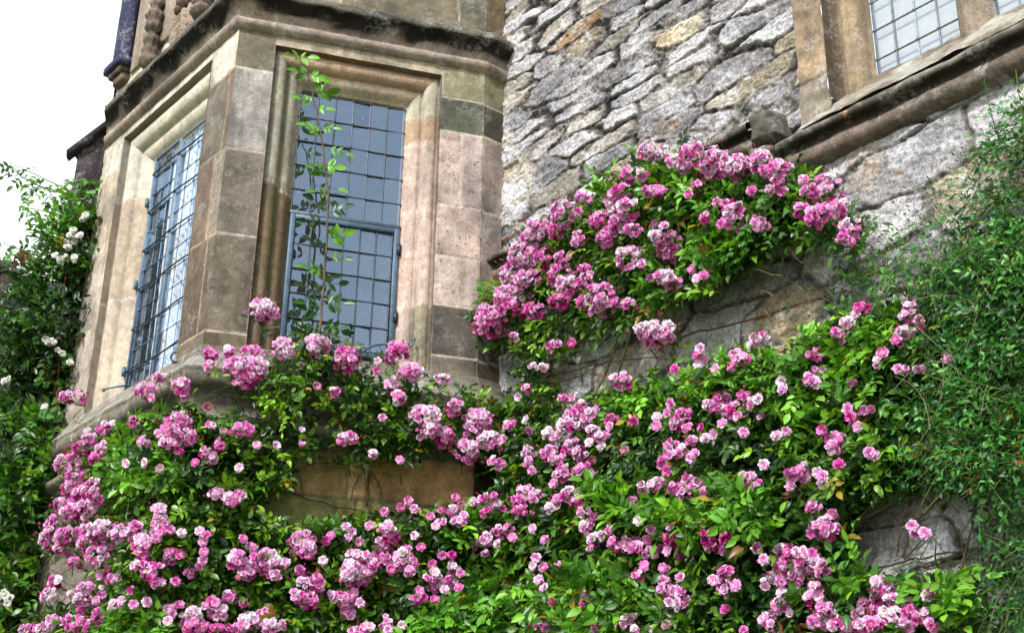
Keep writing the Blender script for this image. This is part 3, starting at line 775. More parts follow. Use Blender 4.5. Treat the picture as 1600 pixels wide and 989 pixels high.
# sloping sill
GO = -.13
mb = MB()
A, B = np.meshgrid(np.linspace(2.33, 5.7, 240), np.linspace(0, 1, 26), indexing='ij')
off = GO - .02 + (.115 - GO) * B; zz = 5.20 - .262 * B ** 1.1 + .006 * fbm(A * 9, B * 3, 0, 4, 4)
cc = np.zeros(A.shape + (4,)); n = fbm(A * 6, B * 3, 0, 4, 8)[..., None]; cc[..., :3] = np.array(lin(112, 96, 80)) * (1 - sstep(-.2, .6, n)) + np.array(lin(150, 146, 128)) * sstep(-.2, .6, n)
mb.grid(wall.pts(A, zz, off + .006 * fbm(A * 12, B * 5, 3, 4, 6)), cc)
mb.build('window_sill', M_WEA, house)
def wl(u0, u1, seed):
    return leaded(wall, u0, u1, 5.10, 7.4, GO, 4, 14, house, seed=seed, lead=(.14, .17, .2), jit=.01)
w1 = wl(2.668, 3.128, 8); w2 = wl(3.292, 3.752, 9); w3 = wl(3.916, 4.376, 10)
for a_, wn in ((2.668, w1), (3.292, w2), (3.916, w3)):
    mb = MB(); mb.add([wall.p(a_ - .1, 5.0, GO - .03), wall.p(a_ + .56, 5.0, GO - .03), wall.p(a_ + .56, 7.5, GO - .03), wall.p(a_ - .1, 7.5, GO - .03)], [(0, 1, 2, 3)], (*lin(196, 190, 178), 0))
    mb.build('blind', M_CLOTH, wn, False)
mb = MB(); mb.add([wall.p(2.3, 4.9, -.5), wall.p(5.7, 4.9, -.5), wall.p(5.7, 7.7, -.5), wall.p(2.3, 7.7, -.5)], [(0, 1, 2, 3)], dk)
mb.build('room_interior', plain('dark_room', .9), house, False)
def rjamb(Uu, Zz, I, sid):
    c = np.zeros(Uu.shape + (3,)); c[:] = lin(150, 128, 96); n = sstep(-.2, .6, fbm(Uu * 9, Zz * 6, I * 20, 4, 3))[..., None]
    c = c * (1 - .5 * n) + np.array(lin(104, 92, 76)) * .5 * n
    edge_dark = (sstep(.05, .02, I) * .75)[..., None]; return c * (1 - edge_dark) + np.array(lin(46, 36, 28)) * edge_dark  # darker over the outer part of the jamb profile
jp = [(0, -.035), (0, .02), (.01, .05), (.045, .055), (.05, .05), (.055, .035), (.075, .028), (.085, .034), (.088, .044), (.092, .04), (.11, .036), (.13, .05), (.148, .08), (.155, .11), (.166, .115), (.168, .16)]
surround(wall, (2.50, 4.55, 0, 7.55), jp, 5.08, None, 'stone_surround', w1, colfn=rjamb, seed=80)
for uc in (3.21, 3.834):
    m = MB(); prf = [(-.085, .16), (-.082, .11), (-.07, .075), (-.045, .05), (-.035, .048), (-.03, .036), (-.005, .03), (.005, .03), (.03, .036), (.035, .048), (.045, .05), (.07, .075), (.082, .11), (.085, .16)]
    z_ = np.linspace(5.0, 7.5, 90)
    P = np.array([[wall.p(uc + a * (1 + .0), z, -b + .002 * sin(z * 31 + a * 40)) for z in z_] for a, b in prf])
    m.grid(P, (*lin(142, 124, 98), 0)); m.build('mullion', M_WEA, house)

# ------------------------------------------------------------------ background building pieces
def rough_wall(name, pl, u0, u1, z0, z1, topf, c, label, cat, depth=.6, seed=0):
    o = empty(name, (0, 0, 0), label, cat)
    m = MB(); Uu, T = np.meshgrid(np.linspace(u0, u1, int((u1 - u0) / .05) + 2), np.linspace(0, 1, 70), indexing='ij')
    Zt = topf(Uu); Zz = z0 + (Zt - z0) * T
    row = np.floor(Zz / .26); us = Uu / .5 + (row * .37) % 1
    joint = np.minimum(np.minimum(us % 1, 1 - us % 1) * .5, np.minimum((Zz / .26) % 1, 1 - (Zz / .26) % 1) * .26)
    h = sstep(.005, .03, joint); cc = np.zeros(Uu.shape + (4,)); v = _h(row, np.floor(us), row * 0, 3)
    cc[..., :3] = np.array(c) * (.6 + .8 * v)[..., None] * (.5 + .5 * h)[..., None]
    m.grid(pl.pts(Uu, Zz, .03 * h + .02 * fbm(Uu * 6, Zz * 6, 0, 3, seed)), cc)
    m.grid(pl.pts(np.array([[u1, u1], [u1, u1]]), np.array([[z0, topf(u1)], [z0, topf(u1)]]), np.array([[0.02, 0.02], [-depth, -depth]])), (*c, 0))
    m.grid(pl.pts(np.array([[u0, u0], [u0, u0]]), np.array([[z0, topf(u0)], [z0, topf(u0)]]), np.array([[0.02, 0.02], [-depth, -depth]])), (*c, 0))
    m.build('wall', M_RUB, o)
    m = MB(); uu = np.linspace(u0 - .06, u1 + .06, 30)
    P = np.array([[pl.p(x, float(topf(x)) + dz, of) for x in uu] for dz, of in ((-.005, .02), (0, .07), (.05, .09), (.09, .05), (.1, -depth))])
    m.grid(P, (*lin(52, 44, 50), 0)); m.build('coping', M_WEA, o)
    return o
gp = Plane(CAM + ray(140, 250) * 9.6, az(92))
a0 = gp.uz(124, 240)[0]; za = gp.uz(125, 243)[1]; zb = gp.uz(170, 208)[1]; a1 = gp.uz(170, 208)[0]
sl_ = (zb - za) / (a1 - a0)
rough_wall('gable_wall', gp, a0, a0 + 1.6, 0, 0, lambda u: za + (np.asarray(u) - a0) * sl_, lin(74, 66, 72), 'dark weathered stone gable with sloping coping, just behind the left edge of the bay', 'wall', seed=3)
bpn = Plane(CAM + ray(40, 500) * 12.5, az(84))
zz1 = bpn.uz(20, 432)[1]; zz2 = bpn.uz(60, 452)[1]; ua = bpn.uz(20, 432)[0]; ub_ = bpn.uz(60, 452)[0]
rough_wall('outbuilding', bpn, ua - 5, ub_ + 1.4, 0, 0, lambda u: zz1 + (np.asarray(u) - ua) * (zz2 - zz1) / (ub_ - ua), lin(52, 46, 40), 'low dark stone outbuilding behind the white roses at far left', 'building', seed=5)

# ------------------------------------------------------------------ plants
CR, CU, CF = RC[:, 0], RC[:, 1], RC[:, 2]     # used only to read sizes off the photograph
def norm(v): return v / (np.linalg.norm(v, axis=-1, keepdims=True) + 1e-9)

def petal(L, Wd, cup, curl, n=4, m=3):
    t = np.linspace(0, 1, n); s = np.linspace(-1, 1, m)
    T, Sg = np.meshgrid(t, s, indexing='ij')
    wv = Wd * np.array([.25, .75, 1., .62])[:, None] if n == 4 else Wd * np.sin(T * pi * .8 + .3)
    y = Sg * wv; x = T * L * (1 - .13 * (np.abs(Sg) < .1) * (T > .9))
    z = cup * T ** 2 * L + .25 * (np.abs(Sg) * wv) - curl * np.clip(T - .6, 0, 1) * L * 2
    return np.stack([x, y, z], -1), T

def flower_template(kind, rg):
    """semi-double rose, unit radius, axis +z ; colour channel = (radial t, petal shade, part)"""
    V = []; Fq = []; K = []; n = 0
    if kind == 'open': rings = [(6, 1.0, .58, .18, .25, 0), (6, .82, .5, .45, .1, .08), (5, .58, .4, .8, .0, .14)]
    elif kind == 'double': rings = [(6, 1.0, .6, .25, .3, 0), (6, .85, .55, .6, .15, .08), (6, .62, .45, 1.0, 0, .15), (4, .4, .34, 1.6, -.1, .2)]
    elif kind == 'cup': rings = [(5, .95, .62, .8, .1, 0), (5, .75, .52, 1.2, 0, .05), (4, .5, .4, 1.8, 0, .1)]
    else: rings = [(4, .75, .5, 2.2, 0, 0), (3, .5, .4, 3., 0, 0)]
    for ri, (cnt, L, W, cup, curl, z0) in enumerate(rings):
        ph = rg.random() * 6
        for k in range(cnt):
            P, T = petal(L * rg.uniform(.88, 1.1), W * rg.uniform(.9, 1.1), cup * rg.uniform(.7, 1.3) * .6, curl * rg.uniform(.3, 1.6))
            a = ph + k * 2 * pi / cnt + rg.uniform(-.15, .15); tilt = rg.uniform(-.45, .45)
            P[..., 2] += P[..., 1] * tilt
            x = P[..., 0] * cos(a) - P[..., 1] * sin(a); y = P[..., 0] * sin(a) + P[..., 1] * cos(a)
            Q = np.stack([x, y, P[..., 2] + z0], -1).reshape(-1, 3)
            i, j = np.meshgrid(np.arange(3), np.arange(2), indexing='ij'); q = (i * 3 + j).ravel()
            Fq.append(np.stack([q, q + 3, q + 4, q + 1], -1) + n); V.append(Q)
            sh = rg.uniform(-.9, .9)
            K.append(np.stack([T.ravel(), np.full(12, sh), np.full(12, ri / 3.)], -1)); n += 12
    if kind in ('open', 'cup'):
        an = np.arange(7) * 2 * pi / 6; r = np.array([.02, .14, .2])
        zc = np.array([.30, .29, .2])
        P = np.array([[(rr * cos(a), rr * sin(a), z) for a in an] for rr, z in zip(r, zc)])
        i, j = np.meshgrid(np.arange(2), np.arange(6), indexing='ij'); q = (i * 7 + j).ravel()
        Fq.append(np.stack([q, q + 7, q + 8, q + 1], -1) + n); V.append(P.reshape(-1, 3))
        K.append(np.tile([[.0, 0, 9.]], (21, 1))); n += 21
    return np.concatenate(V), np.concatenate(Fq), np.concatenate(K)
fr_ = np.random.default_rng(5)
FT = {k: [flower_template(k, fr_) for _ in range(5)] for k in ('open', 'double', 'cup', 'bud')}

PALE, MID, DEEP = np.array(lin(255, 238, 252)), np.array(lin(247, 138, 218)), np.array(lin(204, 34, 142))
WHITE = np.array([.86, .85, .78])
def frame_from(nrm, rg):
    r = rg.normal(size=3); x = norm(np.cross(nrm, r)); y = np.cross(nrm, x)
    return np.stack([x, y, nrm], 0)
def add_flower(mb, p, nrm, r, rg, tone, white=False, kind=None):
    kind = kind or rg.choice(['open', 'double', 'cup', 'bud'], p=[.4, .44, .12, .04])
    V, Fq, K = FT[kind][rg.integers(5)]
    Rm = frame_from(nrm, rg)
    P = p + (V * r) @ Rm
    t = K[:, 0:1]
    if white: c = WHITE * (1 - .12 * np.abs(K[:, 1:2])) * np.array([1, 1, 1.])
    else:
        # tone -1 deep .. +1 pale ; petals pale towards the tips on open flowers, inner ring deeper
        m = np.clip(tone + .45 * K[:, 1:2] + .9 * (t - .5) - .35 * K[:, 2:3], -1, 1)
        c = np.where(m > 0, MID + (PALE - MID) * m, MID + (DEEP - MID) * -m)
        if kind in ('open', 'cup'):
            wz = np.clip(1 - t / .55, 0, 1) * .85; c = c * (1 - wz) + np.array([.9, .78, .8]) * wz
    if not white and rg.random() < .025: c = c * .35 + np.array(lin(150, 112, 78)) * .5
    yel = K[:, 2:3] > 5
    c = np.where(yel, np.array(lin(226, 176, 60)) if rg.random() < .6 else np.array(lin(214, 120, 60)), c)
    mb.add(P, Fq, c)

# leaflets ------------------------------------------------------------
def leaflet_template(fold, curl, n=5):
    t = np.linspace(0, 1, n); wd = np.interp(t, [0, .12, .35, .6, .85, 1], [.03, .17, .27, .25, .12, .0])
    s = np.array([-1, 0, 1.])
    T, Sg = np.meshgrid(t, s, indexing='ij')
    y = Sg * wd[:, None]; z = fold * np.abs(y) - curl * T ** 2
    P = np.stack([T, y, z], -1).reshape(-1, 3)
    i, j = np.meshgrid(np.arange(n - 1), np.arange(2), indexing='ij'); q = (i * 3 + j).ravel()
    return P, np.stack([q, q + 3, q + 4, q + 1], -1)
LT = [leaflet_template(f, c) for f in (.15, .4, .65) for c in (.0, .15, .35)]
GREENS = [lin(88, 126, 26), lin(60, 98, 24), lin(114, 154, 36), lin(38, 70, 22), lin(66, 106, 34), lin(26, 52, 20)]
# where the photograph shows bare stone or flowers, no leaf hangs in front
BARE = [[(455, 722), (750, 728), (752, 785), (690, 792), (610, 800), (560, 800), (520, 812), (420, 812), (415, 790), (470, 765)], [(60, 862), (120, 880), (150, 900), (185, 890), (190, 905), (140, 915), (120, 935), (55, 960)],
        [(60, 790), (100, 770), (95, 810), (64, 820)], [(318, 598), (368, 606), (400, 640), (350, 640), (300, 630)], [(640, 560), (800, 560), (795, 612), (700, 590)],
        [(1340, 800), (1420, 770), (1500, 775), (1540, 860), (1480, 895), (1380, 900), (1330, 860)], [(1050, 480), (1200, 420), (1290, 400), (1290, 500), (1180, 540), (1080, 540)],
        [(860, 560), (1000, 560), (960, 600), (900, 625), (850, 600)], [(110, 640), (300, 570), (300, 600), (230, 640), (100, 700)]]
FLOW = []
def project(P):
    d = RC.T @ (P - CAM); return 800 + F * d[0] / -d[2], 494.5 - F * d[1] / -d[2], np.linalg.norm(P - CAM)
def blocked(P, rg):
    x, y, dd = project(P)
    for h in BARE:
        if inpoly(x, y, h): return rg.random() < .93
    for (cx, cy, rx, ry, dc) in FLOW:
        if dd < dc + .06 and ((x - cx) / (rx + 4)) ** 2 + ((y - cy) / (ry + 4)) ** 2 < 1: return rg.random() < .9
    return False
class Leaves:
    """collects leaflet frames and bakes them in one go"""
    def __init__(s, seed): s.rg = np.random.default_rng(seed); s.items = [[] for _ in LT]; s.st = MB(); s.check = True
    def leaflet(s, p, x, nrm, L, col):
        x = norm(x); y = norm(np.cross(nrm, x)); z = np.cross(x, y)
        s.items[s.rg.integers(len(LT))].append((p, x, y, z, L, col))
    def compound(s, p, ax, nrm, L=.11, pairs=3, col=None, lf=.05):
        rg = s.rg; ax = norm(ax); nrm = norm(nrm - ax * (nrm @ ax)); side = np.cross(nrm, ax)
        base = GREENS[rg.integers(len(GREENS))] if col is None else col
        if rg.random() < .018: base = np.array(lin(150, 130, 36) if rg.random() < .6 else lin(110, 74, 40))
        droop = rg.uniform(.1, .4)
        def pt(t): return p + ax * L * t - Vz * droop * L * t * t
        if s.check and (blocked(pt(.4), rg) or blocked(pt(1.), rg)): return
        pts = [pt(t) for t in (0, .5, 1.)]
        s.st.tube(pts, .0011, tuple(np.array(base) * 1.1), 3)
        for k in range(pairs):
            t = .35 + .6 * k / pairs
            for sg in (-1, 1):
                c = np.array(base) * rg.uniform(.8, 1.2)
                d = norm(side * sg * rg.uniform(.8, 1.1) + ax * rg.uniform(.35, .7) - Vz * .1)
                nn = norm(nrm + side * sg * rg.uniform(-.5, .2) + rg.normal(size=3) * .22)
                s.leaflet(pt(t), d, nn, lf * rg.uniform(.75, 1.05), c)
        s.leaflet(pt(1.), norm(ax - Vz * droop), norm(nrm + rg.normal(size=3) * .2), lf * rg.uniform(1, 1.25), np.array(base) * rg.uniform(.9, 1.15))
    def build(s, name, parent, mat=None):
        mb = MB()
        for (V, Fq), it in zip(LT, s.items):
            if not it: continue
            P = np.array([i[0] for i in it]); X = np.array([i[1] for i in it]); Y = np.array([i[2] for i in it]); Z = np.array([i[3] for i in it]); L = np.array([i[4] for i in it]); Cc = np.array([i[5] for i in it])
            W = P[:, None] + L[:, None, None] * (V[None, :, 0:1] * X[:, None] + V[None, :, 1:2] * Y[:, None] + V[None, :, 2:3] * Z[:, None])
            n = len(it); k = len(V)
            Ff = (Fq[None] + (np.arange(n) * k)[:, None, None]).reshape(-1, 4)
            mid = np.where(np.abs(V[:, 1]) < 1e-6, 1.18, .95)
            cc = (Cc[:, None] * mid[None, :, None]).reshape(-1, 3)
            mb.add(W.reshape(-1, 3), Ff, cc)
        if s.st.v: mb.add(np.concatenate(s.st.v), np.concatenate(s.st.f), np.concatenate(s.st.c)[:, :3])
        return mb.build(name, mat or M_LEAF, parent)
Vz = np.array([0, 0, 1.])

def inpoly(x, y, poly):
    c = False; n = len(poly); j = n - 1
    for i in range(n):
        xi, yi = poly[i]; xj, yj = poly[j]
        if (yi > y) != (yj > y) and x < (xj - xi) * (y - yi) / (yj - yi) + xi: c = not c
        j = i
    return c
def sample(poly, n, rg, holes=()):
    xs = [p[0] for p in poly]; ys = [p[1] for p in poly]; out = []
    while len(out) < n:
        x, y = rg.uniform(min(xs), max(xs)), rg.uniform(min(ys), max(ys))
        if inpoly(x, y, poly) and not any(inpoly(x, y, h) for h in holes): out.append((x, y))
    return out

def shoots(lv, stems, poly, n, rg, d0=.02, d1=.22, L=(.12, .3), lf=.05, holes=(), up=.5, cols=None, nleaf=(3, 6), stemcol=None, pairs=(2, 3)):
    for x, y in sample(poly, n, rg, holes):
        d = d0 + (d1 - d0) * .8 * rg.random()
        p, nn = surf(x, y, d)
        u = np.array([nn[1], -nn[0], 0])
        dr = norm(nn * rg.uniform(.1, .9) + u * rg.normal() * .8 + Vz * rg.normal(up, .6))
        Ls = rg.uniform(*L); k = rg.integers(nleaf[0], nleaf[1] + 1)
        bend = norm(rg.normal(size=3)) * .25 - Vz * .25
        f = lambda t: p + dr * Ls * (t - .5) + bend * Ls * t * t
        stems.tube([f(t) for t in (0, .35, .7, 1)], [.0028, .0022, .0018, .0012], stemcol or tuple(np.array(lin(88, 110, 48)) * rg.uniform(.6, 1.2)), 4)
        bc = (cols or GREENS)[rg.integers(len(cols or GREENS))]; s0 = rg.random() * 6
        shade = rg.uniform(.75, 1.2)
        for q in range(k):
            t = (q + .6) / k; a = s0 + q * 2.4
            b1 = norm(np.cross(dr, nn + .01)); b2 = np.cross(dr, b1)
            ax = norm((b1 * cos(a) + b2 * sin(a)) * .9 + dr * .5 + nn * .25)
            nrm = norm(nn * .75 + Vz * rg.uniform(.2, 1.) + rg.normal(size=3) * .35)
            lv.compound(f(t), ax, nrm, L=lf * rg.uniform(1.7, 2.4), pairs=int(rg.integers(pairs[0], pairs[1] + 1)), col=np.array(bc) * shade * (1.25 if t > .8 else 1), lf=lf * rg.uniform(.85, 1.15))

def cluster(parent, px, py, rx, ry, rg, off=.26, tone=0., white=False, name='flower_cluster', fr=.0215, sparse=False):
    P0, nn = surf(px, py, off)
    dist = np.linalg.norm(P0 - CAM); s = dist / F
    if rx > 10.5: rx, ry = rx * 1.2, ry * 1.2
    elif rx > 8.8: rx, ry = rx * 1.12, ry * 1.12
    a, b = rx * s, ry * s
    u = norm(np.array([CR[0], CR[1], CR[2]])); v = CU
    mb = MB()
    area = pi * a * b; n = max(1, int(round(area / (pi * fr * fr) * (1.75 if not sparse else .8))))
    dep = min(a, b) * .9; 
    if rx <= 10.5 and ry <= 10.5 and area < pi * (fr * 1.45) ** 2 * 1.1: n = 1
    ct = tone + rg.normal() * .22
    # even scatter on the ellipse
    pts = []
    for k in range(n):
        best = None
        for _ in range(8):
            r = math.sqrt(rg.random()); t = rg.random() * 2 * pi; q = (r * cos(t), r * sin(t))
            dd = min([hypot((q[0] - o[0]) * a, (q[1] - o[1]) * b) for o in pts] or [9])
            if best is None or dd > best[0]: best = (dd, q)
        pts.append(best[1])
    if n == 1: pts = [(0, 0)]
    tocam = norm(CAM - P0)
    for q in pts:
        rr = min(1, hypot(*q)); bul = dep * (math.sqrt(max(0, 1 - rr * rr)) - .5) + rg.normal() * .006
        a_in = max(a - fr * .75, 0); b_in = max(b - fr * .75, 0)
        p = P0 + u * q[0] * a_in + v * q[1] * b_in + nn * bul
        nr = norm(nn * .8 + tocam * .45 + u * q[0] * .8 + v * q[1] * .8 + Vz * .25 + rg.normal(size=3) * .28)
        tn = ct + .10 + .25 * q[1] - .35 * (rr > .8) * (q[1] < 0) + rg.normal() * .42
        add_flower(mb, p, nr, fr * (rg.uniform(.62, 1.15) if n > 1 else 1.2), rg, tn, white)
    # pedicels and buds
    gs = (*lin(104, 120, 52), 0); root = P0 - nn * (dep + .05) - v * b * .7
    for q in pts[:14]:
        p = P0 + u * q[0] * a * .8 + v * q[1] * b * .8 - nn * .01
        mb.tube([root, (root + p) / 2 + nn * .01 - Vz * .006, p], [.0016, .0013, .001], gs, 3)
    if not white:
        for k in range(int(n * .35) + (rg.random() < .5)):
            t = rg.uniform(-.3, pi + .3); p = P0 + u * cos(t) * a * rg.uniform(.9, 1.35) + v * sin(t) * b * rg.uniform(.9, 1.35)
            mb.tube([root, (root + p) / 2, p], [.0014, .001, .001], gs, 3)
            ax = norm(p - root); bl = rg.uniform(.005, .009)
            mb.lathe(p, ax, [(.0008, -.002), (bl * .5, 0), (bl * .62, bl * .5), (bl * .35, bl * 1.3), (.0004, bl * 1.9)], (*(lin(196, 60, 110) if rg.random() < .55 else lin(120, 126, 60)), 0), 6)
    o = mb.build(name, M_PET, parent)
    return P0, root

def stem_px(mb, pts, off, r, c, k=6, jit=.01, rg=RNG):
    P = []
    for q in pts:
        x, y = q[:2]; o = q[2] if len(q) > 2 else off
        P.append(surf(x, y, o)[0])
    P = np.array(P); n = len(P); m = max(8, n * 4); t = np.linspace(0, n - 1, m)
    Q = np.stack([np.interp(t, range(n), P[:, a]) for a in range(3)], 1)
    for _ in range(2): Q[1:-1] = (Q[:-2] + 2 * Q[1:-1] + Q[2:]) / 4
    Q[1:-1] += rg.normal(size=(m - 2, 3)) * jit * .4
    mb.tube(Q, np.linspace(r, r * .5, m), c, k)
    return Q
BR = (*lin(86, 62, 44), 0); BG = (*lin(88, 100, 44), 0); BGY = (*lin(110, 96, 80), 0)
def twiggy(mb, Q, rg, c, n=10, L=.1):
    for _ in range(n):
        i = rg.integers(1, len(Q)); d = norm(rg.normal(size=3) + wall.n * .6)
        p = Q[i]; e = p + d * rg.uniform(.3, 1) * L
        mb.tube([p, (p + e) / 2 + rg.normal(size=3) * .008, e], [.002, .0014, .0008], c, 3)
        if rg.random() < .5:
            f = (p + e) / 2; d2 = norm(d + rg.normal(size=3)); mb.tube([f, f + d2 * .02, f + d2 * .04], [.0013, .001, .0006], c, 3)

def parse(s):
    out = []
    for tok in s.replace('\n', ' ').split(';'):
        tok = tok.strip()
        if not tok: continue
        q = tok.split(','); v = [float(x) for x in q[:4]] if len(q) >= 4 else [float(q[0]), float(q[1]), float(q[2]) if len(q) > 2 else 8.5, float(q[2]) if len(q) > 2 else 8.5]
        tone = float(q[4]) if len(q) > 4 else 0.
        out.append((*v, tone))
    return out
LIME = [lin(108, 160, 44), lin(88, 142, 40), lin(74, 120, 38), lin(56, 100, 32)]
DARKG = [lin(36, 76, 28), lin(28, 58, 24), lin(50, 92, 32), lin(66, 110, 36)]

def rose(name, label, at, polys, clusters, seed, off=(.2, .3), fr=.0215, stems_px=(), group='pink climbing roses', maxc=95):
    rg = np.random.default_rng(seed)
    offs = [rg.uniform(*off) + .05 for _ in clusters]
    for (x, y, rx, ry, tone), o_ in zip(clusters, offs):
        q, nn = surf(x, y, o_); FLOW.append((x, y, rx, ry, float(np.linalg.norm(q - CAM))))
    P, _ = surf(*at); P = P.copy(); P[2] = 0
    root = empty(name, (0, 0, 0), label, 'rose bush', group)
    root.location = (float(P[0]), float(P[1]), 0.)
    lv = Leaves(seed + 1); st = MB()
    for q in polys: shoots(lv, st, q['poly'], q['n'], rg, **{k: v for k, v in q.items() if k not in ('poly', 'n')})
    for px, r, c in stems_px:
        Q = stem_px(st, px, .06, r, c, rg=rg)
        if c is BR: twiggy(st, Q, rg, BR, 6, .08)
    roots = []
    for i, (x, y, rx, ry, tone) in enumerate(clusters[:99]):
        P0, rt = cluster(root, x, y, rx, ry, rg, off=offs[i], tone=tone, fr=fr)
        roots.append(rt)
        # branch from the cluster back towards the wall
        q, nn = surf(x + rg.uniform(-25, 25), y + rg.uniform(20, 70), .04)
        st.tube([rt, rt * .6 + q * .4 - Vz * .02 + nn * .02, q], [.002, .003, .004], BG, 4)
        for _ in range(2):
            lv.compound(rt + rg.normal(size=3) * .02, norm(rg.normal(size=3) + nn), norm(nn + Vz * .5 + rg.normal(size=3) * .3), L=.1, pairs=2, lf=.045)
    lv.build('foliage', root); st.build('stem', M_BARK, root)
    fix(root)
    return root
def fix(root):
    l = Vector(root.location)
    for ch in root.children: ch.location = -l

CA = parse('''1019,238,21,15;1055,254,13,12;985,274,18,13;1003,274,10,9;1090,248,28,24;1116,254,24,22;1145,259,22,19;1190,252,19,18;1210,268,20,18;1222,284,14,18;1210,295,14,10;
1257,281,10,9;1264,300,13,11;1289,294,25,20;1253,330,11,13;1283,337,25,18;1312,326,15,16;1327,358,19,16;1320,374,12,9,-.4;1188,350,14,13;1175,299,8,9;1122,317,8.5;1140,325,12,12;1150,338,20,22;1130,352,9;
1101,340,8,12,-.3;1081,307,9;1043,355,8.5;1020,300,16,11;1034,298,8,9;1090,290,9,12,-.5;1118,272,14,12,-.4;911,311,15,9;875,333,17,21,.3;905,332,8,6;970,306,17,19;960,322,16,16;978,328,17,18;938,345,20,15,-.3;868,362,13,13,-.6;
842,355,16,14,.2;832,376,20,19;816,398,22,20;846,402,12,14,-.5;806,430,24,26;822,436,18,16;796,462,26,18;788,470,14,12;835,484,15,13,-.3;948,372,17,17,.2;968,352,18,14;990,360,15,12;903,374,11,15;982,404,19,21,.1;1043,384,19,24;1030,372,12,14,.3;
1036,432,14,11,.2;1052,440,17,15;880,405,14,13;875,430,19,18;884,446,16,16;877,470,20,14,-.5;914,420,9,9;917,438,14,16;940,458,20,17;950,470,22,16;934,484,15,12,-.2;912,473,11,14,-.5;985,475,12,9,-.4;756,503,17,18,.1;768,514,22,15,-.2;772,492,18,16;
804,526,10,9;757,484,13,10;1015,435,9,-.5;1004,413,8;1103,432,8.5;1089,436,6;1080,420,6,-.5;1023,515,30,16;1038,522,16,14,-.3;1020,538,13,9,-.6;865,540,12,9,.2;896,537,6;1152,260,18,14;1066,262,10,9;1230,262,10,8;800,482,20,12,-.2;1025,350,8,-.8''')
rose('climbing_rose', 'topmost pink climbing rose, arching over the rubble wall below the stepped string course', (1040, 500, .1),
     [dict(poly=[(775, 540), (748, 515), (765, 470), (805, 415), (855, 365), (905, 325), (960, 295), (990, 262), (1060, 245), (1130, 255), (1200, 262), (1260, 278), (1315, 312), (1352, 355), (1345, 385), (1300, 378), (1250, 368), (1200, 378), (1150, 412), (1120, 445), (1060, 465), (1000, 488), (950, 510), (880, 508), (845, 545), (800, 540)],
           n=420, d0=.02, d1=.24, lf=.045),
      dict(poly=[(1100, 260), (1300, 300), (1350, 360), (1200, 372), (1120, 440), (1000, 470), (940, 300)], n=120, d0=.15, d1=.26, lf=.046, cols=LIME),
      dict(poly=[(820, 530), (880, 510), (940, 530), (920, 570), (850, 600)], n=16, lf=.035), ],
     CA, 101, off=(.2, .3),
     stems_px=[([(985, 480, .12), (960, 545), (930, 620)], .011, BG), ([(990, 490, .12), (975, 560), (940, 640)], .008, BG), ([(1050, 530), (1120, 512), (1185, 496), (1260, 470), (1320, 455)], .006, BR),
               ([(850, 590), (900, 575), (960, 565), (1010, 558), (1090, 565)], .005, BR), ([(960, 480), (900, 545), (850, 600)], .005, BR), ([(1040, 480), (1090, 470), (1140, 440), (1200, 400)], .005, BR), ([(1020, 480, .1), (1010, 540), (1060, 600)], .005, BR)])

CB = parse('''412,484,24,17;443,545,18,17;495,538,20,16,.2;541,562,19,20,-.2;619,550,19,16;641,582,19,17,-.1;611,602,12,11;622,622,12,12;588,580,9,7,-.3;690,592,13,8;597,653,8,8;666,650,24,18;672,672,20,14;710,636,13,14,-.3;696,682,13,16;748,656,22,18;740,672,16,14;
766,688,21,16;730,704,18,18,.1;776,722,14,10,-.3;794,665,10,11;544,685,17,10,-.2;582,710,9;625,718,9.5,-.2;392,556,20,15;398,574,20,16;380,592,18,17;368,574,18,15;330,553,12,10;358,548,10,9;328,572,10,9;522,611,9,8,-.4;495,604,7,9,-.7;469,698,8.5,.4;430,697,8.5,.2;469,673,8,.2;402,695,8,.1;
377,672,18,11,.1;350,675,9,.2;109,620,19,10;227,610,15,14;250,590,11,9;238,622,8,9;284,604,13,13,-.2;288,620,9,8;279,660,19,16;266,676,20,16,.1;290,682,16,14;262,692,12,9;279,708,9;210,661,9,10;168,664,10,8;158,672,10,8;140,684,12,12;129,700,14,12;160,700,9,13;150,715,12,9;
96,726,11,14,.1;119,716,13,13;198,724,8;226,690,11,8;226,723,9,7;250,733,8,8;305,723,8.5,.3;320,706,10,9;330,716,11,11;344,694,9,11,-.5;374,730,8.5,.1;328,666,9,8;324,636,9,7;118,744,14,12;112,762,14,14,-.2;128,772,14,14;148,756,10,12,.1;150,772,11,14;98,788,12,12;138,790,14,12;340,772,14,10,.1;362,782,12,11;374,772,10,10;250,797,12,11,.2;110,800,14,12;590,565,6''')
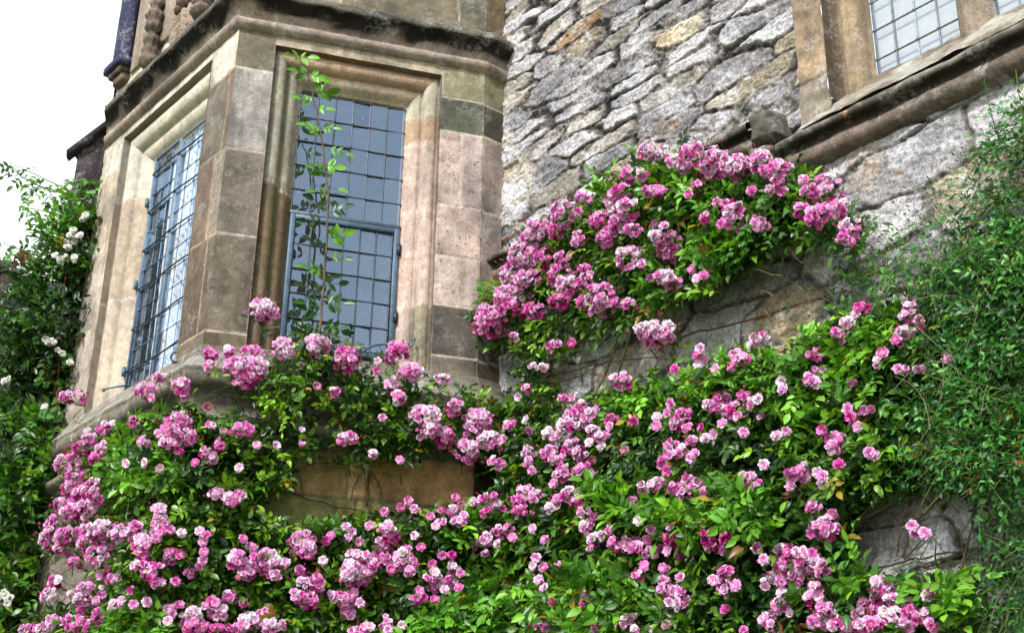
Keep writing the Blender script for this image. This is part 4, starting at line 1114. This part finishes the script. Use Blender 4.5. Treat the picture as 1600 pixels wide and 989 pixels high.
rose('climbing_rose', 'pink climbing rose spilling over the weathered stone sill of the bay window', (460, 700, .1),
     [dict(poly=[(250, 610), (330, 600), (400, 590), (430, 570), (470, 545), (560, 570), (620, 600), (690, 600), (790, 625), (795, 700), (740, 690), (680, 690), (630, 700), (560, 680), (500, 670), (430, 660), (380, 650), (330, 660), (250, 650)], n=130, d0=.14, d1=.3, lf=.038),
      dict(poly=[(130, 690), (220, 630), (300, 650), (420, 670), (500, 690), (510, 720), (460, 725), (440, 765), (380, 780), (300, 785), (230, 785), (170, 785), (120, 750)], n=200, d0=.02, d1=.24, lf=.04),
      dict(poly=[(170, 690), (260, 640), (330, 650), (300, 760), (180, 770)], n=50, d0=.18, d1=.27, lf=.045, cols=LIME),
      dict(poly=[(420, 560), (470, 510), (530, 530), (560, 580), (440, 600)], n=22, d0=.16, d1=.28, lf=.04),
      dict(poly=[(530, 690), (640, 680), (650, 735), (540, 735)], n=22, d0=.05, d1=.24, lf=.036),
      dict(poly=[(740, 690), (800, 640), (840, 640), (830, 760), (770, 740)], n=40, d0=.05, d1=.24, lf=.045)],
     CB, 202, off=(.24, .31), fr=.0205,
     stems_px=[([(430, 720, .1), (440, 670, .18), (455, 630, .22), (490, 600, .25)], .008, BG), ([(450, 640, .2), (420, 610, .22), (400, 590, .24)], .005, BG), ([(572, 790, .02), (575, 750, .03), (572, 710, .05), (560, 670, .15)], .010, BR),
               ([(545, 795, .02), (553, 760, .03), (575, 720, .05)], .007, BG), ([(600, 790, .02), (590, 750, .03), (575, 730, .05)], .006, BG), ([(455, 770, .03), (520, 790, .03), (575, 800, .04), (650, 812, .05)], .005, BR),
               ([(480, 727, .03), (530, 720, .02), (560, 745, .02)], .003, BR)])

CC1 = parse('''82,820,13,14;76,842,14,18,-.1;98,838,12,14,-.2;102,856,17,14;114,880,9,11,-.4;84,910,9,12;77,930,11,13,.1;96,906,8,8;117,798,14,12,-.3;135,808,10,8,.1;128,832,14,12;136,848,14,14;158,830,20,18;162,846,20,16,.2;150,868,15,16;170,822,10,11;184,834,13,14,.2;163,884,13,14;178,905,12,9,.1;160,900,8,7;
216,832,17,16;223,848,14,14,.1;222,866,11,11;212,822,9,9;251,815,14,16,.1;248,834,12,12,.2;266,828,8,8;243,841,9,8,-.6;265,868,13,15,-.6;281,866,8,8,-.4;218,884,12,9,.5;236,890,16,13,-.1;232,906,9,8;245,912,11,10,-.3;283,834,8,8,-.1;312,830,7,7;322,836,8,8;317,847,8,7;318,863,8.5;316,876,9,.1;311,884,6,-.4;297,895,9;274,908,8.5,.1;
201,922,8.5,.4;137,920,12,12,.1;130,936,12,12;116,930,10,11;159,926,8,14,.3;154,938,8,8;131,952,12,10;180,948,10,11,.2;192,938,8,7;209,944,8;229,941,7,7,-.2;153,962,10,13,-.1;80,972,11,12;68,980,10,9;48,984,14,9,.1;108,968,13,10;118,980,14,9,-.1;128,972,10,9,.1;266,955,10,12;279,947,8;262,970,8,8;
372,875,15,17,.2;388,888,14,14;392,858,9,10;398,870,8,10,-.1;378,898,9,9;380,842,6,6;333,940,12,11;340,955,14,14;322,946,8,8;356,932,11,9,.1;380,942,8.5,-.2;362,928,8,8;302,960,14,12;306,978,17,11,.1;288,968,9,9;346,984,18,8,-.4;390,970,16,14,.2;376,978,12,9;352,778,6''')
rose('climbing_rose', 'pink climbing rose at bottom left, partly baring the grey corner stones of the bay', (230, 960, .1),
     [dict(poly=[(120, 815), (200, 800), (330, 800), (400, 830), (400, 989), (60, 989), (110, 940), (190, 920), (200, 880), (150, 850)], n=330, d0=.03, d1=.27, lf=.048),
      dict(poly=[(180, 930), (260, 930), (250, 989), (170, 989)], n=24, d0=.2, d1=.3, lf=.05, cols=LIME),
      dict(poly=[(330, 770), (400, 760), (420, 800), (350, 815)], n=12, d0=.1, d1=.28, lf=.05)],
     CC1, 303, off=(.24, .33))

CC2 = parse('''418,868,14,12,.3;430,880,12,11,.2;412,884,12,12;428,896,13,9;445,880,8,8;408,872,8,10;473,845,19,16;478,858,16,16;462,850,12,14;470,892,10,8;478,914,18,13,.2;496,908,12,12,.1;466,932,16,11;484,938,15,13;500,924,9,9;505,875,9,.2;517,836,7.5,.1;509,845,5;540,823,8,.2;550,831,8,7;545,838,5,-.6;577,821,7.5,.1;548,865,7.5;562,846,5,-.5;
555,872,14,13,.1;550,888,15,14;542,902,12,12;560,906,14,12,.1;572,896,12,12;582,884,9,13;572,868,8,7;568,880,8,9,-.2;604,826,14,12,.2;612,838,12,11;600,850,14,12,.3;590,862,10,9;598,874,14,10,.1;629,870,14,14,.3;620,884,12,10,-.1;610,890,9,8,-.3;636,858,9,8,.1;645,878,9,10;657,855,8.5;648,836,8,.1;640,892,9,9,-.1;
522,930,9,12,.2;534,934,12,12,.3;546,938,12,14,.2;562,942,9,8;543,958,12,9;552,926,8,8;637,784,9,8;625,793,7,7,-.1;647,795,7.5,.2;672,807,7,9,.1;711,778,9,8,.1;689,796,9,8;690,815,9,9,.1;706,798,10,10,.2;720,790,7,7;716,814,11,9,-.1;724,806,8,7;680,822,7,8,-.3;
674,882,9,8,-.3;678,898,14,12;682,914,12,12,.1;706,886,10,9,.1;718,896,7,9,-.2;704,910,13,11;716,918,8,8,-.3;694,922,8,8,-.3;655,922,8,9,-.2;648,936,10,9,-.4;662,934,8,9,-.3;679,936,8,.1;705,868,9,8,-.5;690,868,8,7,-.6;748,784,13,11;764,776,12,8;776,790,13,11,-.3;760,800,10,9,-.6;748,827,9,.2;
746,848,12,11;762,842,12,12,.1;778,832,13,12;792,826,9,11,-.1;762,866,7,8;780,850,8,8;414,960,12,12;422,976,14,11;438,977,10,9;572,980,11,9,.1;554,985,10,6;604,972,10,13;606,984,8,6;627,977,8.5;419,952,6,-.5;600,800,5''')
rose('climbing_rose', 'pink climbing rose just below the bare green and orange sandstone base of the bay', (600, 960, .1),
     [dict(poly=[(400, 830), (470, 812), (520, 845), (600, 850), (610, 812), (700, 800), (800, 770), (800, 989), (400, 989)], n=380, d0=.03, d1=.27, lf=.052),
      dict(poly=[(640, 950), (800, 900), (800, 989), (620, 989)], n=60, d0=.25, d1=.34, lf=.056, cols=LIME),
      dict(poly=[(690, 790), (790, 800), (790, 870), (720, 850)], n=30, d0=.2, d1=.3, lf=.055, cols=LIME),
      dict(poly=[(500, 820), (600, 790), (620, 815), (540, 850)], n=18, d0=.05, d1=.22, lf=.042)],
     CC2, 404, off=(.25, .34))

CD = parse('''839,572,15,8,.3;822,608,9,9,.1;815,622,7,7;804,663,7,9;828,657,9,8,.1;828,672,9,8,.2;883,622,12,7,-.3;893,650,14,12;910,640,16,14,.1;920,650,11,13;882,664,14,13,.2;900,662,14,12;857,678,12,12,-.1;880,684,16,14;892,698,15,14;856,708,12,14,.1;868,716,12,12;926,672,12,9;938,682,12,9;924,692,9,8;
912,715,14,10,.2;914,734,13,12,.2;904,706,10,10;882,740,15,13;868,756,9,8;890,772,16,13;876,784,14,12;862,794,12,9,.1;898,784,9,10;824,708,11,12;826,722,9,9;831,735,7.5,.2;822,768,18,10,.2;812,782,14,10;816,798,16,10;836,776,12,12,.1;957,656,10,10;958,668,9,8;989,658,8,.1;977,704,8;970,594,17,13;1028,652,8,9;1028,666,8,8;
1052,632,9,8;1046,646,8,8,.1;1066,648,11,12;1060,664,12,12;1074,668,10,10;1080,688,9,10,.1;1052,696,12,12;1066,704,12,11;1050,712,12,10;1080,716,8,7;1088,710,7,9;1036,722,9,11;1046,736,9,8;1112,632,14,13,.1;1128,626,14,11;1130,640,14,10,.2;1148,640,14,13,.1;1158,652,9,9;1166,620,10,10;1174,630,10,10,.1;1188,624,7,7,-.3;1193,651,8.5,.2;1130,661,7.5,.1;
1160,675,8.5,.7;1104,685,9,.6;1118,679,7,7;1099,669,9,9,-.2;1057,578,8,6,-.2;1097,545,9,8,.1;1093,556,8,7,-.4;1096,570,8,8,.3;1102,562,9,7,-.2;1117,576,8,.4;1148,552,12,9,.2;1156,560,12,10;1184,528,14,10,.2;1176,540,10,8,.3;1224,597,7,8;1226,611,9,9,.1;1186,625,7,8;1214,681,7,7,.1;1229,675,8,.4;935,640,8,8;944,698,7,7;1146,575,6''')
rose('climbing_rose', 'pink climbing rose on rubble wall, between the bay and the dark green climber', (960, 760, .1),
     [dict(poly=[(800, 640), (850, 600), (900, 640), (960, 620), (1060, 600), (1100, 590), (1180, 575), (1240, 600), (1240, 770), (1150, 740), (1080, 760), (960, 790), (830, 800), (800, 760)], n=400, d0=.02, d1=.25, lf=.041),
      dict(poly=[(1080, 590), (1180, 560), (1250, 580), (1250, 660), (1180, 640), (1100, 620)], n=60, d0=.12, d1=.25, lf=.042, cols=LIME),
      dict(poly=[(930, 620), (1040, 600), (1090, 640), (1000, 680), (960, 720)], n=45, d0=.1, d1=.24, lf=.044, cols=LIME),
      dict(poly=[(1000, 700), (1240, 690), (1240, 770), (1000, 760)], n=80, d0=.05, d1=.22, lf=.046, cols=DARKG),
      dict(poly=[(820, 560), (900, 530), (880, 600), (820, 620)], n=14, lf=.04)],
     CD, 505, off=(.22, .3),
     stems_px=[([(860, 760), (880, 690), (920, 640), (950, 570), (965, 530)], .006, BR), ([(870, 640), (860, 560), (850, 500)], .004, BG), ([(810, 640), (850, 600), (900, 590), (960, 560)], .005, BR), ([(1000, 640), (1040, 600), (1060, 570)], .004, BR),
               ([(840, 640), (842, 620), (836, 600)], .006, BG)])

CE = parse('''1005,763,11,10,.1;1022,755,11,11,.1;1040,756,14,12,.1;1056,762,12,12;1076,752,12,10;1090,758,13,12,.1;1070,772,13,11;1100,766,9,10;987,783,8,11;1001,814,6,9;1166,747,14,11,.4;1178,756,12,10,.3;914,800,13,10;930,806,10,10,.2;918,822,13,11,.3;928,842,12,11;944,836,11,10,.1;956,828,8,9,.3;926,856,10,8;
960,848,12,10;984,846,12,11;974,856,12,9,-.2;998,856,12,10;1014,844,8,8,-.1;1012,866,9,9,.1;1008,884,8,9;1028,870,9,.1;1048,842,11,11,-.6;1050,862,9,8,.1;1064,866,10,9;1081,871,9,9,-.1;1036,858,8,8,-.3;1103,836,11,12,-.7;1118,844,13,12,-.6;1134,840,11,11,-.5;1126,858,11,8,-.7;1110,852,10,9,-.8;1158,822,7,10,-.7;
996,900,7,11;1040,888,10,9,-.1;1036,906,9,10,.3;1040,922,12,13,.3;1056,924,10,12,.1;1068,928,10,11;1050,942,10,9;1064,942,12,11;1074,938,9,9;1064,902,9,7,-.2;1136,892,13,11,.1;1128,906,12,12;1144,908,12,12;1136,922,12,10;1150,914,8,8;1116,906,8,8;1134,952,9,-.1;841,872,9,7,.2;834,884,6,6;850,886,6,6;873,885,8,.2;
845,906,9,8;852,918,9,8;863,940,8,.2;918,930,10,9,-.1;914,942,10,8,-.4;846,974,12,9;858,982,12,7,.1;842,964,8,8;930,983,10,6,.2;980,972,12,12,-.1;994,966,8,10,-.3;992,982,10,7;1042,976,7,-.3;1024,984,8,5;1239,740,13,11,.2;1256,734,12,10,.1;1260,748,11,10;1238,760,8,9,.3;1277,738,9,.5;1290,746,9,9,.1;1288,756,9,6;
1271,793,13,9,.2;1195,874,7,8;1196,910,7,14;1192,966,9,12,.2;1162,984,10,6;1184,856,6,-.4;1195,726,6;837,826,8,8,-.2;849,842,6,-.2;804,840,6,10;1085,854,6,-.5;1021,828,6;1048,822,6''')
rose('climbing_rose', 'pink climbing rose with broad light green leaves, at bottom centre of the wall', (1040, 960, .1),
     [dict(poly=[(800, 780), (900, 780), (1000, 750), (1100, 750), (1240, 740), (1300, 770), (1310, 800), (1230, 860), (1200, 989), (800, 989)], n=430, d0=.03, d1=.25, lf=.056),
      dict(poly=[(950, 770), (1060, 770), (1180, 760), (1220, 830), (1100, 840), (960, 820), (920, 780)], n=95, d0=.22, d1=.34, lf=.058, cols=LIME),
      dict(poly=[(800, 930), (860, 900), (960, 890), (1060, 940), (1100, 989), (800, 989)], n=75, d0=.22, d1=.38, lf=.060, cols=LIME),
      dict(poly=[(1060, 870), (1120, 870), (1120, 989), (1060, 989)], n=20, d0=.2, d1=.34, lf=.06),
      dict(poly=[(1140, 900), (1220, 860), (1230, 989), (1140, 989)], n=20, d0=.1, d1=.2, lf=.06, cols=DARKG)],
     CE, 606, off=(.23, .33))

CF_ = parse('''1226,606,8,8;1271,598,13,9;1265,590,13,9;1277,578,12,8;1277,556,12,11;1311,524,11,12;1326,506,11,10;1350,483,12,11;1340,490,8,8;1419,477,11,8,-.2;1420,494,13,12,.1;1436,502,9,11;1414,520,14,11,.5;1406,534,12,9,-.1;1382,552,9,8,.2;1370,566,10,10,.4;1408,578,10,9,.4;1435,576,12,8,.3;1336,603,8,7,.1;1328,640,9,8;1330,652,8,7;1357,640,11,8,.1;1340,667,7,7,-.4;
1290,673,7,8,.2;1304,685,13,11,.1;1300,698,12,11;1314,692,10,11;1355,706,5,-.9;1369,712,9,8;1313,726,7,7,-.8;1287,820,22,13,-.1;1280,834,16,10,-.2;1298,830,13,12,-.1;1302,804,8,8;1224,860,18,12;1240,872,20,15,.1;1256,866,16,13,.1;1272,876,17,14;1284,888,14,13;1228,884,20,14,.1;1248,896,18,14;1210,900,10,14;1222,906,12,10;
1224,926,9,8;1275,915,11,8,.1;1268,932,13,11,.1;1284,932,8,9;1216,946,13,12,.1;1206,962,9,10;1235,960,8.5,.2;1206,978,9,10,.1;1290,952,14,12,.1;1278,972,16,13,.1;1298,966,16,15,.3;1310,978,14,10;1372,910,14,11,.1;1386,922,14,13,.1;1370,932,12,11;1392,936,10,9;1354,942,12,9,.2;1346,958,15,12,.1;1364,958,15,13;
1352,976,17,11,.1;1372,974,16,12;1386,956,8,8;1412,944,15,12,.2;1424,956,14,12,.1;1402,958,14,12,.1;1414,974,16,12,.1;1440,962,14,12;1454,976,11,11;1462,926,9,8,.4;1450,930,5;1428,822,9,9,.3;1434,834,8,6;1447,834,6,6,-.2;1482,560,8,6,-.6;1330,980,14,9;1246,912,9,8''')
rose('climbing_rose', 'pink climbing rose tangled in the dark green climber, heavy clusters at bottom right', (1330, 960, .1),
     [dict(poly=[(1240, 570), (1290, 520), (1400, 480), (1440, 520), (1420, 600), (1400, 700), (1380, 750), (1320, 790), (1300, 780), (1240, 760)], n=240, d0=.02, d1=.22, lf=.044),
      dict(poly=[(1250, 560), (1400, 490), (1380, 720), (1260, 720)], n=70, d0=.16, d1=.24, lf=.05, cols=LIME),
      dict(poly=[(1200, 780), (1320, 790), (1330, 870), (1290, 900), (1320, 930), (1470, 900), (1485, 989), (1200, 989)], n=120, d0=.02, d1=.2, lf=.055, cols=DARKG),
      dict(poly=[(1260, 880), (1350, 900), (1420, 890), (1490, 920), (1480, 989), (1260, 989)], n=36, d0=.16, d1=.3, lf=.06, cols=LIME),
      dict(poly=[(1395, 850), (1470, 830), (1480, 880), (1400, 880)], n=9, d0=.05, d1=.12, lf=.05)],
     CF_, 707, off=(.2, .28),
     stems_px=[([(1325, 825, .04), (1365, 800), (1400, 785)], .010, BGY), ([(1450, 790, .04), (1490, 765), (1530, 750)], .008, BR), ([(1410, 870), (1425, 820), (1445, 800), (1470, 780)], .005, BR), ([(1350, 890), (1400, 880), (1450, 870), (1530, 855)], .005, BR),
               ([(1490, 970), (1540, 960), (1600, 950)], .007, BR), ([(1400, 870), (1416, 800)], .003, BR), ([(1530, 740), (1545, 770), (1580, 780)], .005, BR), ([(1180, 500), (1240, 480), (1290, 465)], .005, BR), ([(1205, 790), (1220, 830)], .004, BR)])

# the tall shoot in front of the canted light
rg = np.random.default_rng(12)
sr_ = empty('rose_shoot', (0, 0, 0), 'single tall leafy green shoot standing up in front of the blue-grey leaded bay window', 'rose shoot')
m = MB(); Q = stem_px(m, [(490, 560, .22), (500, 520, .16), (506, 450, .12), (510, 390, .10), (513, 330, .10), (512, 290, .09), (506, 235, .08), (498, 190, .08), (490, 150, .08), (480, 115, .09), (468, 92, .10)], .1, .0068, (*lin(92, 74, 44), 0), jit=.008)
m.build('stem', M_BARK, sr_)
lv = Leaves(77); lv.check = False; cn = cant.n; cuv = cant.u
BRT = [lin(110, 168, 40), lin(94, 150, 40), lin(78, 128, 36)]
for (x, y, sx, L, k) in [(468, 90, -1, .07, 1), (472, 88, 1, .07, 1), (476, 118, -1, .1, 2), (480, 118, 1, .06, 2), (492, 142, 1, .11, 2), (493, 165, -1, .12, 2), (492, 170, 1, .07, 1), (500, 195, 1, .11, 2), (503, 215, -1, .14, 2), (505, 232, 1, .13, 2), (509, 262, 1, .08, 2), (510, 268, -1, .12, 2), (512, 290, 1, .07, 0), (512, 305, -1, .1, 1),
                         (512, 322, -1, .11, 1), (512, 335, 1, .12, 2), (511, 352, -1, .15, 2), (510, 376, 1, .13, 2), (508, 392, -1, .12, 2), (507, 410, 1, .12, 2), (505, 425, -1, .14, 2), (503, 445, 1, .10, 1), (502, 462, -1, .13, 2), (501, 482, -1, .16, 2), (501, 480, 1, .13, 2), (498, 505, -1, .13, 2), (497, 512, 1, .12, 2), (494, 530, 1, .12, 2), (494, 528, -1, .13, 2)]:
    i = int(np.argmin([np.linalg.norm(q - surf(x, y, .1)[0]) for q in Q])); p = Q[i]
    ax = norm(cuv * sx + Vz * rg.uniform(-.1, .5) + cn * rg.uniform(.1, .6)); nrm = norm(cn * .8 + Vz * rg.uniform(.4, 1) + rg.normal(size=3) * .25)
    tt = (560 - y) / 470
    col = (BRT if rg.random() < tt + .1 else DARKG)[rg.integers(3)]
    lv.compound(p, norm(ax + cn * .1), norm(cn * 1.1 + Vz * .35 + rg.normal(size=3) * .3), L=L * rg.uniform(.7, 1), pairs=k, col=col * rg.uniform(.8, 1.15), lf=.07 * rg.uniform(.8, 1.15))
lv.build('foliage', sr_); 

# ------------------------------------------------------------------ dark green climber at right
rg = np.random.default_rng(31)
cl = empty('climbing_shrub', (0, 0, 0), 'dense small-leaved dark green climber with long wiry stems, covering the wall at the right edge', 'climber')
lv = Leaves(55); st = MB()
SM = [lin(50, 108, 44), lin(34, 82, 36), lin(66, 126, 50), lin(26, 62, 30), lin(88, 140, 64)]
kw = dict(lf=.026, nleaf=(4, 8), L=(.12, .34), cols=SM, pairs=(1, 1), up=.1)
shoots(lv, st, [(1600, 345), (1535, 375), (1470, 400), (1440, 460), (1440, 560), (1450, 690), (1490, 730), (1600, 745), (1600, 345)], 640, rg, d0=.02, d1=.34, **kw)
shoots(lv, st, [(1640, 380), (1520, 400), (1490, 730), (1640, 770)], 330, rg, d0=.2, d1=.38, **kw)
shoots(lv, st, [(1545, 190), (1640, 110), (1640, 400), (1520, 390), (1470, 400)], 55, rg, d0=.02, d1=.25, **kw)
shoots(lv, st, [(1575, 160), (1640, 110), (1640, 400), (1560, 360)], 40, rg, d0=.05, d1=.3, **kw)
shoots(lv, st, [(1300, 430), (1440, 380), (1440, 720), (1340, 700), (1260, 560)], 60, rg, d0=.08, d1=.28, **kw)
shoots(lv, st, [(1490, 760), (1640, 770), (1640, 989), (1560, 989)], 34, rg, d0=.02, d1=.25, **kw)
shoots(lv, st, [(1560, 850), (1640, 800), (1640, 989), (1580, 989)], 24, rg, d0=.05, d1=.3, **kw)
shoots(lv, st, [(1440, 890), (1560, 860), (1600, 989), (1500, 989)], 24, rg, d0=.02, d1=.2, **kw)
shoots(lv, st, [(1260, 720), (1500, 720), (1480, 780), (1300, 790)], 50, rg, d0=.02, d1=.2, **kw)
def wires(n, poly, L, cols, r=.0011, off=(.08, .32)):
    for x, y in sample(poly, n, rg):
        p, nn = surf(x, y, rg.uniform(*off)); uu = np.array([nn[1], -nn[0], 0]); a = rg.random() * 2 * pi
        d = uu * cos(a) + Vz * sin(a) + nn * rg.normal() * .15; l = rg.uniform(*L); b = rg.normal(size=3) * .12 - Vz * .05
        t = np.linspace(-.5, .5, 9)[:, None]
        st.tube(p + d * l * t + b * l * (t * 2) ** 2, r * rg.uniform(.6, 1.4), cols[rg.integers(len(cols))], 4)
WC = [(*lin(118, 136, 76), 0), (*lin(80, 104, 52), 0), (*lin(140, 130, 110), 0), (*lin(70, 74, 48), 0)]
wires(110, [(1600, 340), (1440, 380), (1420, 700), (1600, 740)], (.12, .42), WC, off=(.25, .4))
wires(60, [(1210, 440), (1400, 330), (1600, 250), (1600, 420), (1400, 560), (1240, 580)], (.2, .6), WC[1:], off=(.03, .2))
wires(20, [(1500, 780), (1600, 780), (1600, 989), (1500, 989)], (.15, .45), WC, off=(.05, .25))
# seed-head tipped wisps reaching over the pale stone
for x, y in sample([(1200, 430), (1380, 340), (1600, 190), (1600, 330), (1420, 440), (1300, 520), (1220, 520)], 150, rg):
    p, nn = surf(x, y, rg.uniform(.03, .2)); d = norm(-UW * rg.uniform(.2, 1) + Vz * rg.uniform(0, 1) + nn * .3)
    l = rg.uniform(.04, .12); e = p + d * l
    st.tube([p, p + d * l * .5 + rg.normal(size=3) * .01, e], [.0016, .0012, .001], WC[rg.integers(4)], 3)
    st.lathe(e, d, [(.0006, 0), (.0034, .004), (.0028, .010), (.0004, .016)], (*lin(70, 62, 48), 0), 5)
    if rg.random() < .5: lv.compound(p, norm(d + rg.normal(size=3) * .5), norm(nn + Vz * .5), L=.04, pairs=1, lf=.022, col=SM[rg.integers(5)])
for pts, r in (([(1480, 990, .05), (1500, 900, .06), (1520, 820, .08), (1530, 760, .1)], .006), ([(1545, 989, .05), (1540, 920, .06), (1550, 850, .06), (1560, 780, .1)], .007), ([(1440, 600, .3), (1460, 660, .3), (1434, 750, .2)], .0022), ([(1600, 700, .1), (1560, 860, .06), (1590, 989, .05)], .006)):
    stem_px(st, pts, .1, r, (*lin(110, 84, 66), 0))
lv.build('foliage', cl); st.build('stem', M_BARK, cl)

# ------------------------------------------------------------------ white rambler at far left
rg = np.random.default_rng(41)
wr = empty('white_rose', (0, 0, 0), 'white-flowered rambling rose left of the bay, long green sprays against the sky', 'rose bush')
lv = Leaves(66); st = MB()
bp2 = Plane(CAM + ray(60, 600) * 9.2, az(80))
def shoots2(poly, n, d0, d1, lf, cols, up=.3):
    for x, y in sample(poly, n, rg):
        d = rg.uniform(d0, d1); p = bp2.hit(x, y, d); nn = bp2.n; u = bp2.u
        dr = norm(nn * rg.uniform(.1, .8) + u * rg.normal() * .8 + Vz * rg.normal(up, .6)); Ls = rg.uniform(.15, .4); k = rg.integers(3, 6)
        f = lambda t: p + dr * Ls * (t - .5) - Vz * .15 * Ls * t * t
        st.tube([f(t) for t in (0, .5, 1)], [.003, .0024, .0015], (*(lin(86, 100, 48)), 0), 4)
        bc = np.array(cols[rg.integers(len(cols))]) * rg.uniform(.75, 1.25); s0 = rg.random() * 6
        for q in range(k):
            t = (q + .6) / k; a = s0 + q * 2.4; b1 = norm(np.cross(dr, nn + .01)); b2 = np.cross(dr, b1)
            lv.compound(f(t), norm((b1 * cos(a) + b2 * sin(a)) * .9 + dr * .4 + nn * .3), norm(nn * .7 + Vz * rg.uniform(.2, 1) + rg.normal(size=3) * .35), L=lf * 2, pairs=int(rg.integers(2, 4)), col=bc, lf=lf)
shoots2([(5, 470), (40, 405), (95, 385), (135, 320), (158, 320), (150, 420), (110, 650), (100, 640), (0, 560)], 210, 0, .5, .056, DARKG + GREENS[3:])
shoots2([(0, 640), (90, 640), (105, 700), (80, 780), (70, 989), (0, 989)], 230, 0, .6, .062, LIME[1:] + GREENS + DARKG)
shoots2([(0, 560), (110, 560), (110, 680), (0, 680)], 50, -.1, .3, .06, DARKG)
shoots2([(60, 370), (120, 300), (158, 290), (158, 420), (60, 440)], 50, .1, .5, .055, LIME)
def spray(pts, n, lf=.055):
    P = np.array([bp2.hit(x, y, .3) for x, y in pts]); t = np.linspace(0, len(P) - 1, 20); Q = np.stack([np.interp(t, range(len(P)), P[:, a]) for a in range(3)], 1)
    for _ in range(2): Q[1:-1] = (Q[:-2] + 2 * Q[1:-1] + Q[2:]) / 4
    st.tube(Q, np.linspace(.006, .0025, 20), (*lin(90, 104, 50), 0), 5)
    for k in range(n):
        i = int(19 * (k + .5) / n); d = norm(Q[min(i + 1, 19)] - Q[max(i - 1, 0)])
        lv.compound(Q[i], norm(-Vz * rg.uniform(.2, .9) + d * .7 + bp2.u * rg.normal() * .4 + bp2.n * .2), norm(bp2.n * .6 + Vz * .6 + rg.normal(size=3) * .4), L=.1, pairs=2, col=LIME[rg.integers(1, 4)], lf=lf * rg.uniform(.8, 1.1))
spray([(150, 330), (115, 300), (80, 285), (50, 270), (22, 258)], 14); spray([(130, 360), (95, 335), (60, 328), (25, 322)], 9); spray([(80, 300), (60, 290), (30, 275), (15, 252)], 6)
spray([(60, 400), (30, 390), (5, 380)], 5); spray([(100, 330), (90, 370), (70, 380)], 5); spray([(120, 310), (60, 290), (40, 315)], 5)
lv.build('foliage', wr)
Q = None
for pts in ([(60, 568), (80, 580), (90, 620), (95, 690)], [(120, 330), (100, 450), (90, 600), (80, 800)]):
    P = np.array([bp2.hit(x, y, .45) for x, y in pts]); st.tube(P, .007, (*lin(120, 56, 50), 0), 6)
st.build('stem', M_BARK, wr)
gr_ = (*lin(96, 120, 60), 0)
def wcluster(x, y, rx, ry):
    P0 = bp2.hit(x, y, .62); s = np.linalg.norm(P0 - CAM) / F; m = MB(); fr = .026
    n = max(2, int(rx * ry * s * s / (fr * fr) * 1.7))
    for _ in range(n):
        r = math.sqrt(rg.random()); t = rg.random() * 6.3
        p = P0 + CR * r * cos(t) * rx * s * .8 + CU * r * sin(t) * ry * s * .8 + bp2.n * rg.normal() * .02
        m.tube([P0 - bp2.n * .06, p], .002, gr_, 3)
        add_flower(m, p, norm(bp2.n + Vz * .3 + rg.normal(size=3) * .3), fr * rg.uniform(.8, 1.1), rg, 0, True, 'open' if rg.random() < .6 else 'double')
    m.build('flower_cluster', M_PET, wr)
for q in [(121, 370, 15, 11), (101, 381, 8, 9), (95, 402, 11, 10), (118, 404, 8, 9), (134, 341, 5, 6), (77, 530, 8, 8), (87, 541, 6, 6), (97, 554, 5, 5), (113, 568, 7, 7), (14, 596, 8, 8), (68, 633, 9, 8), (8, 938, 14, 14)]:
    wcluster(*q)
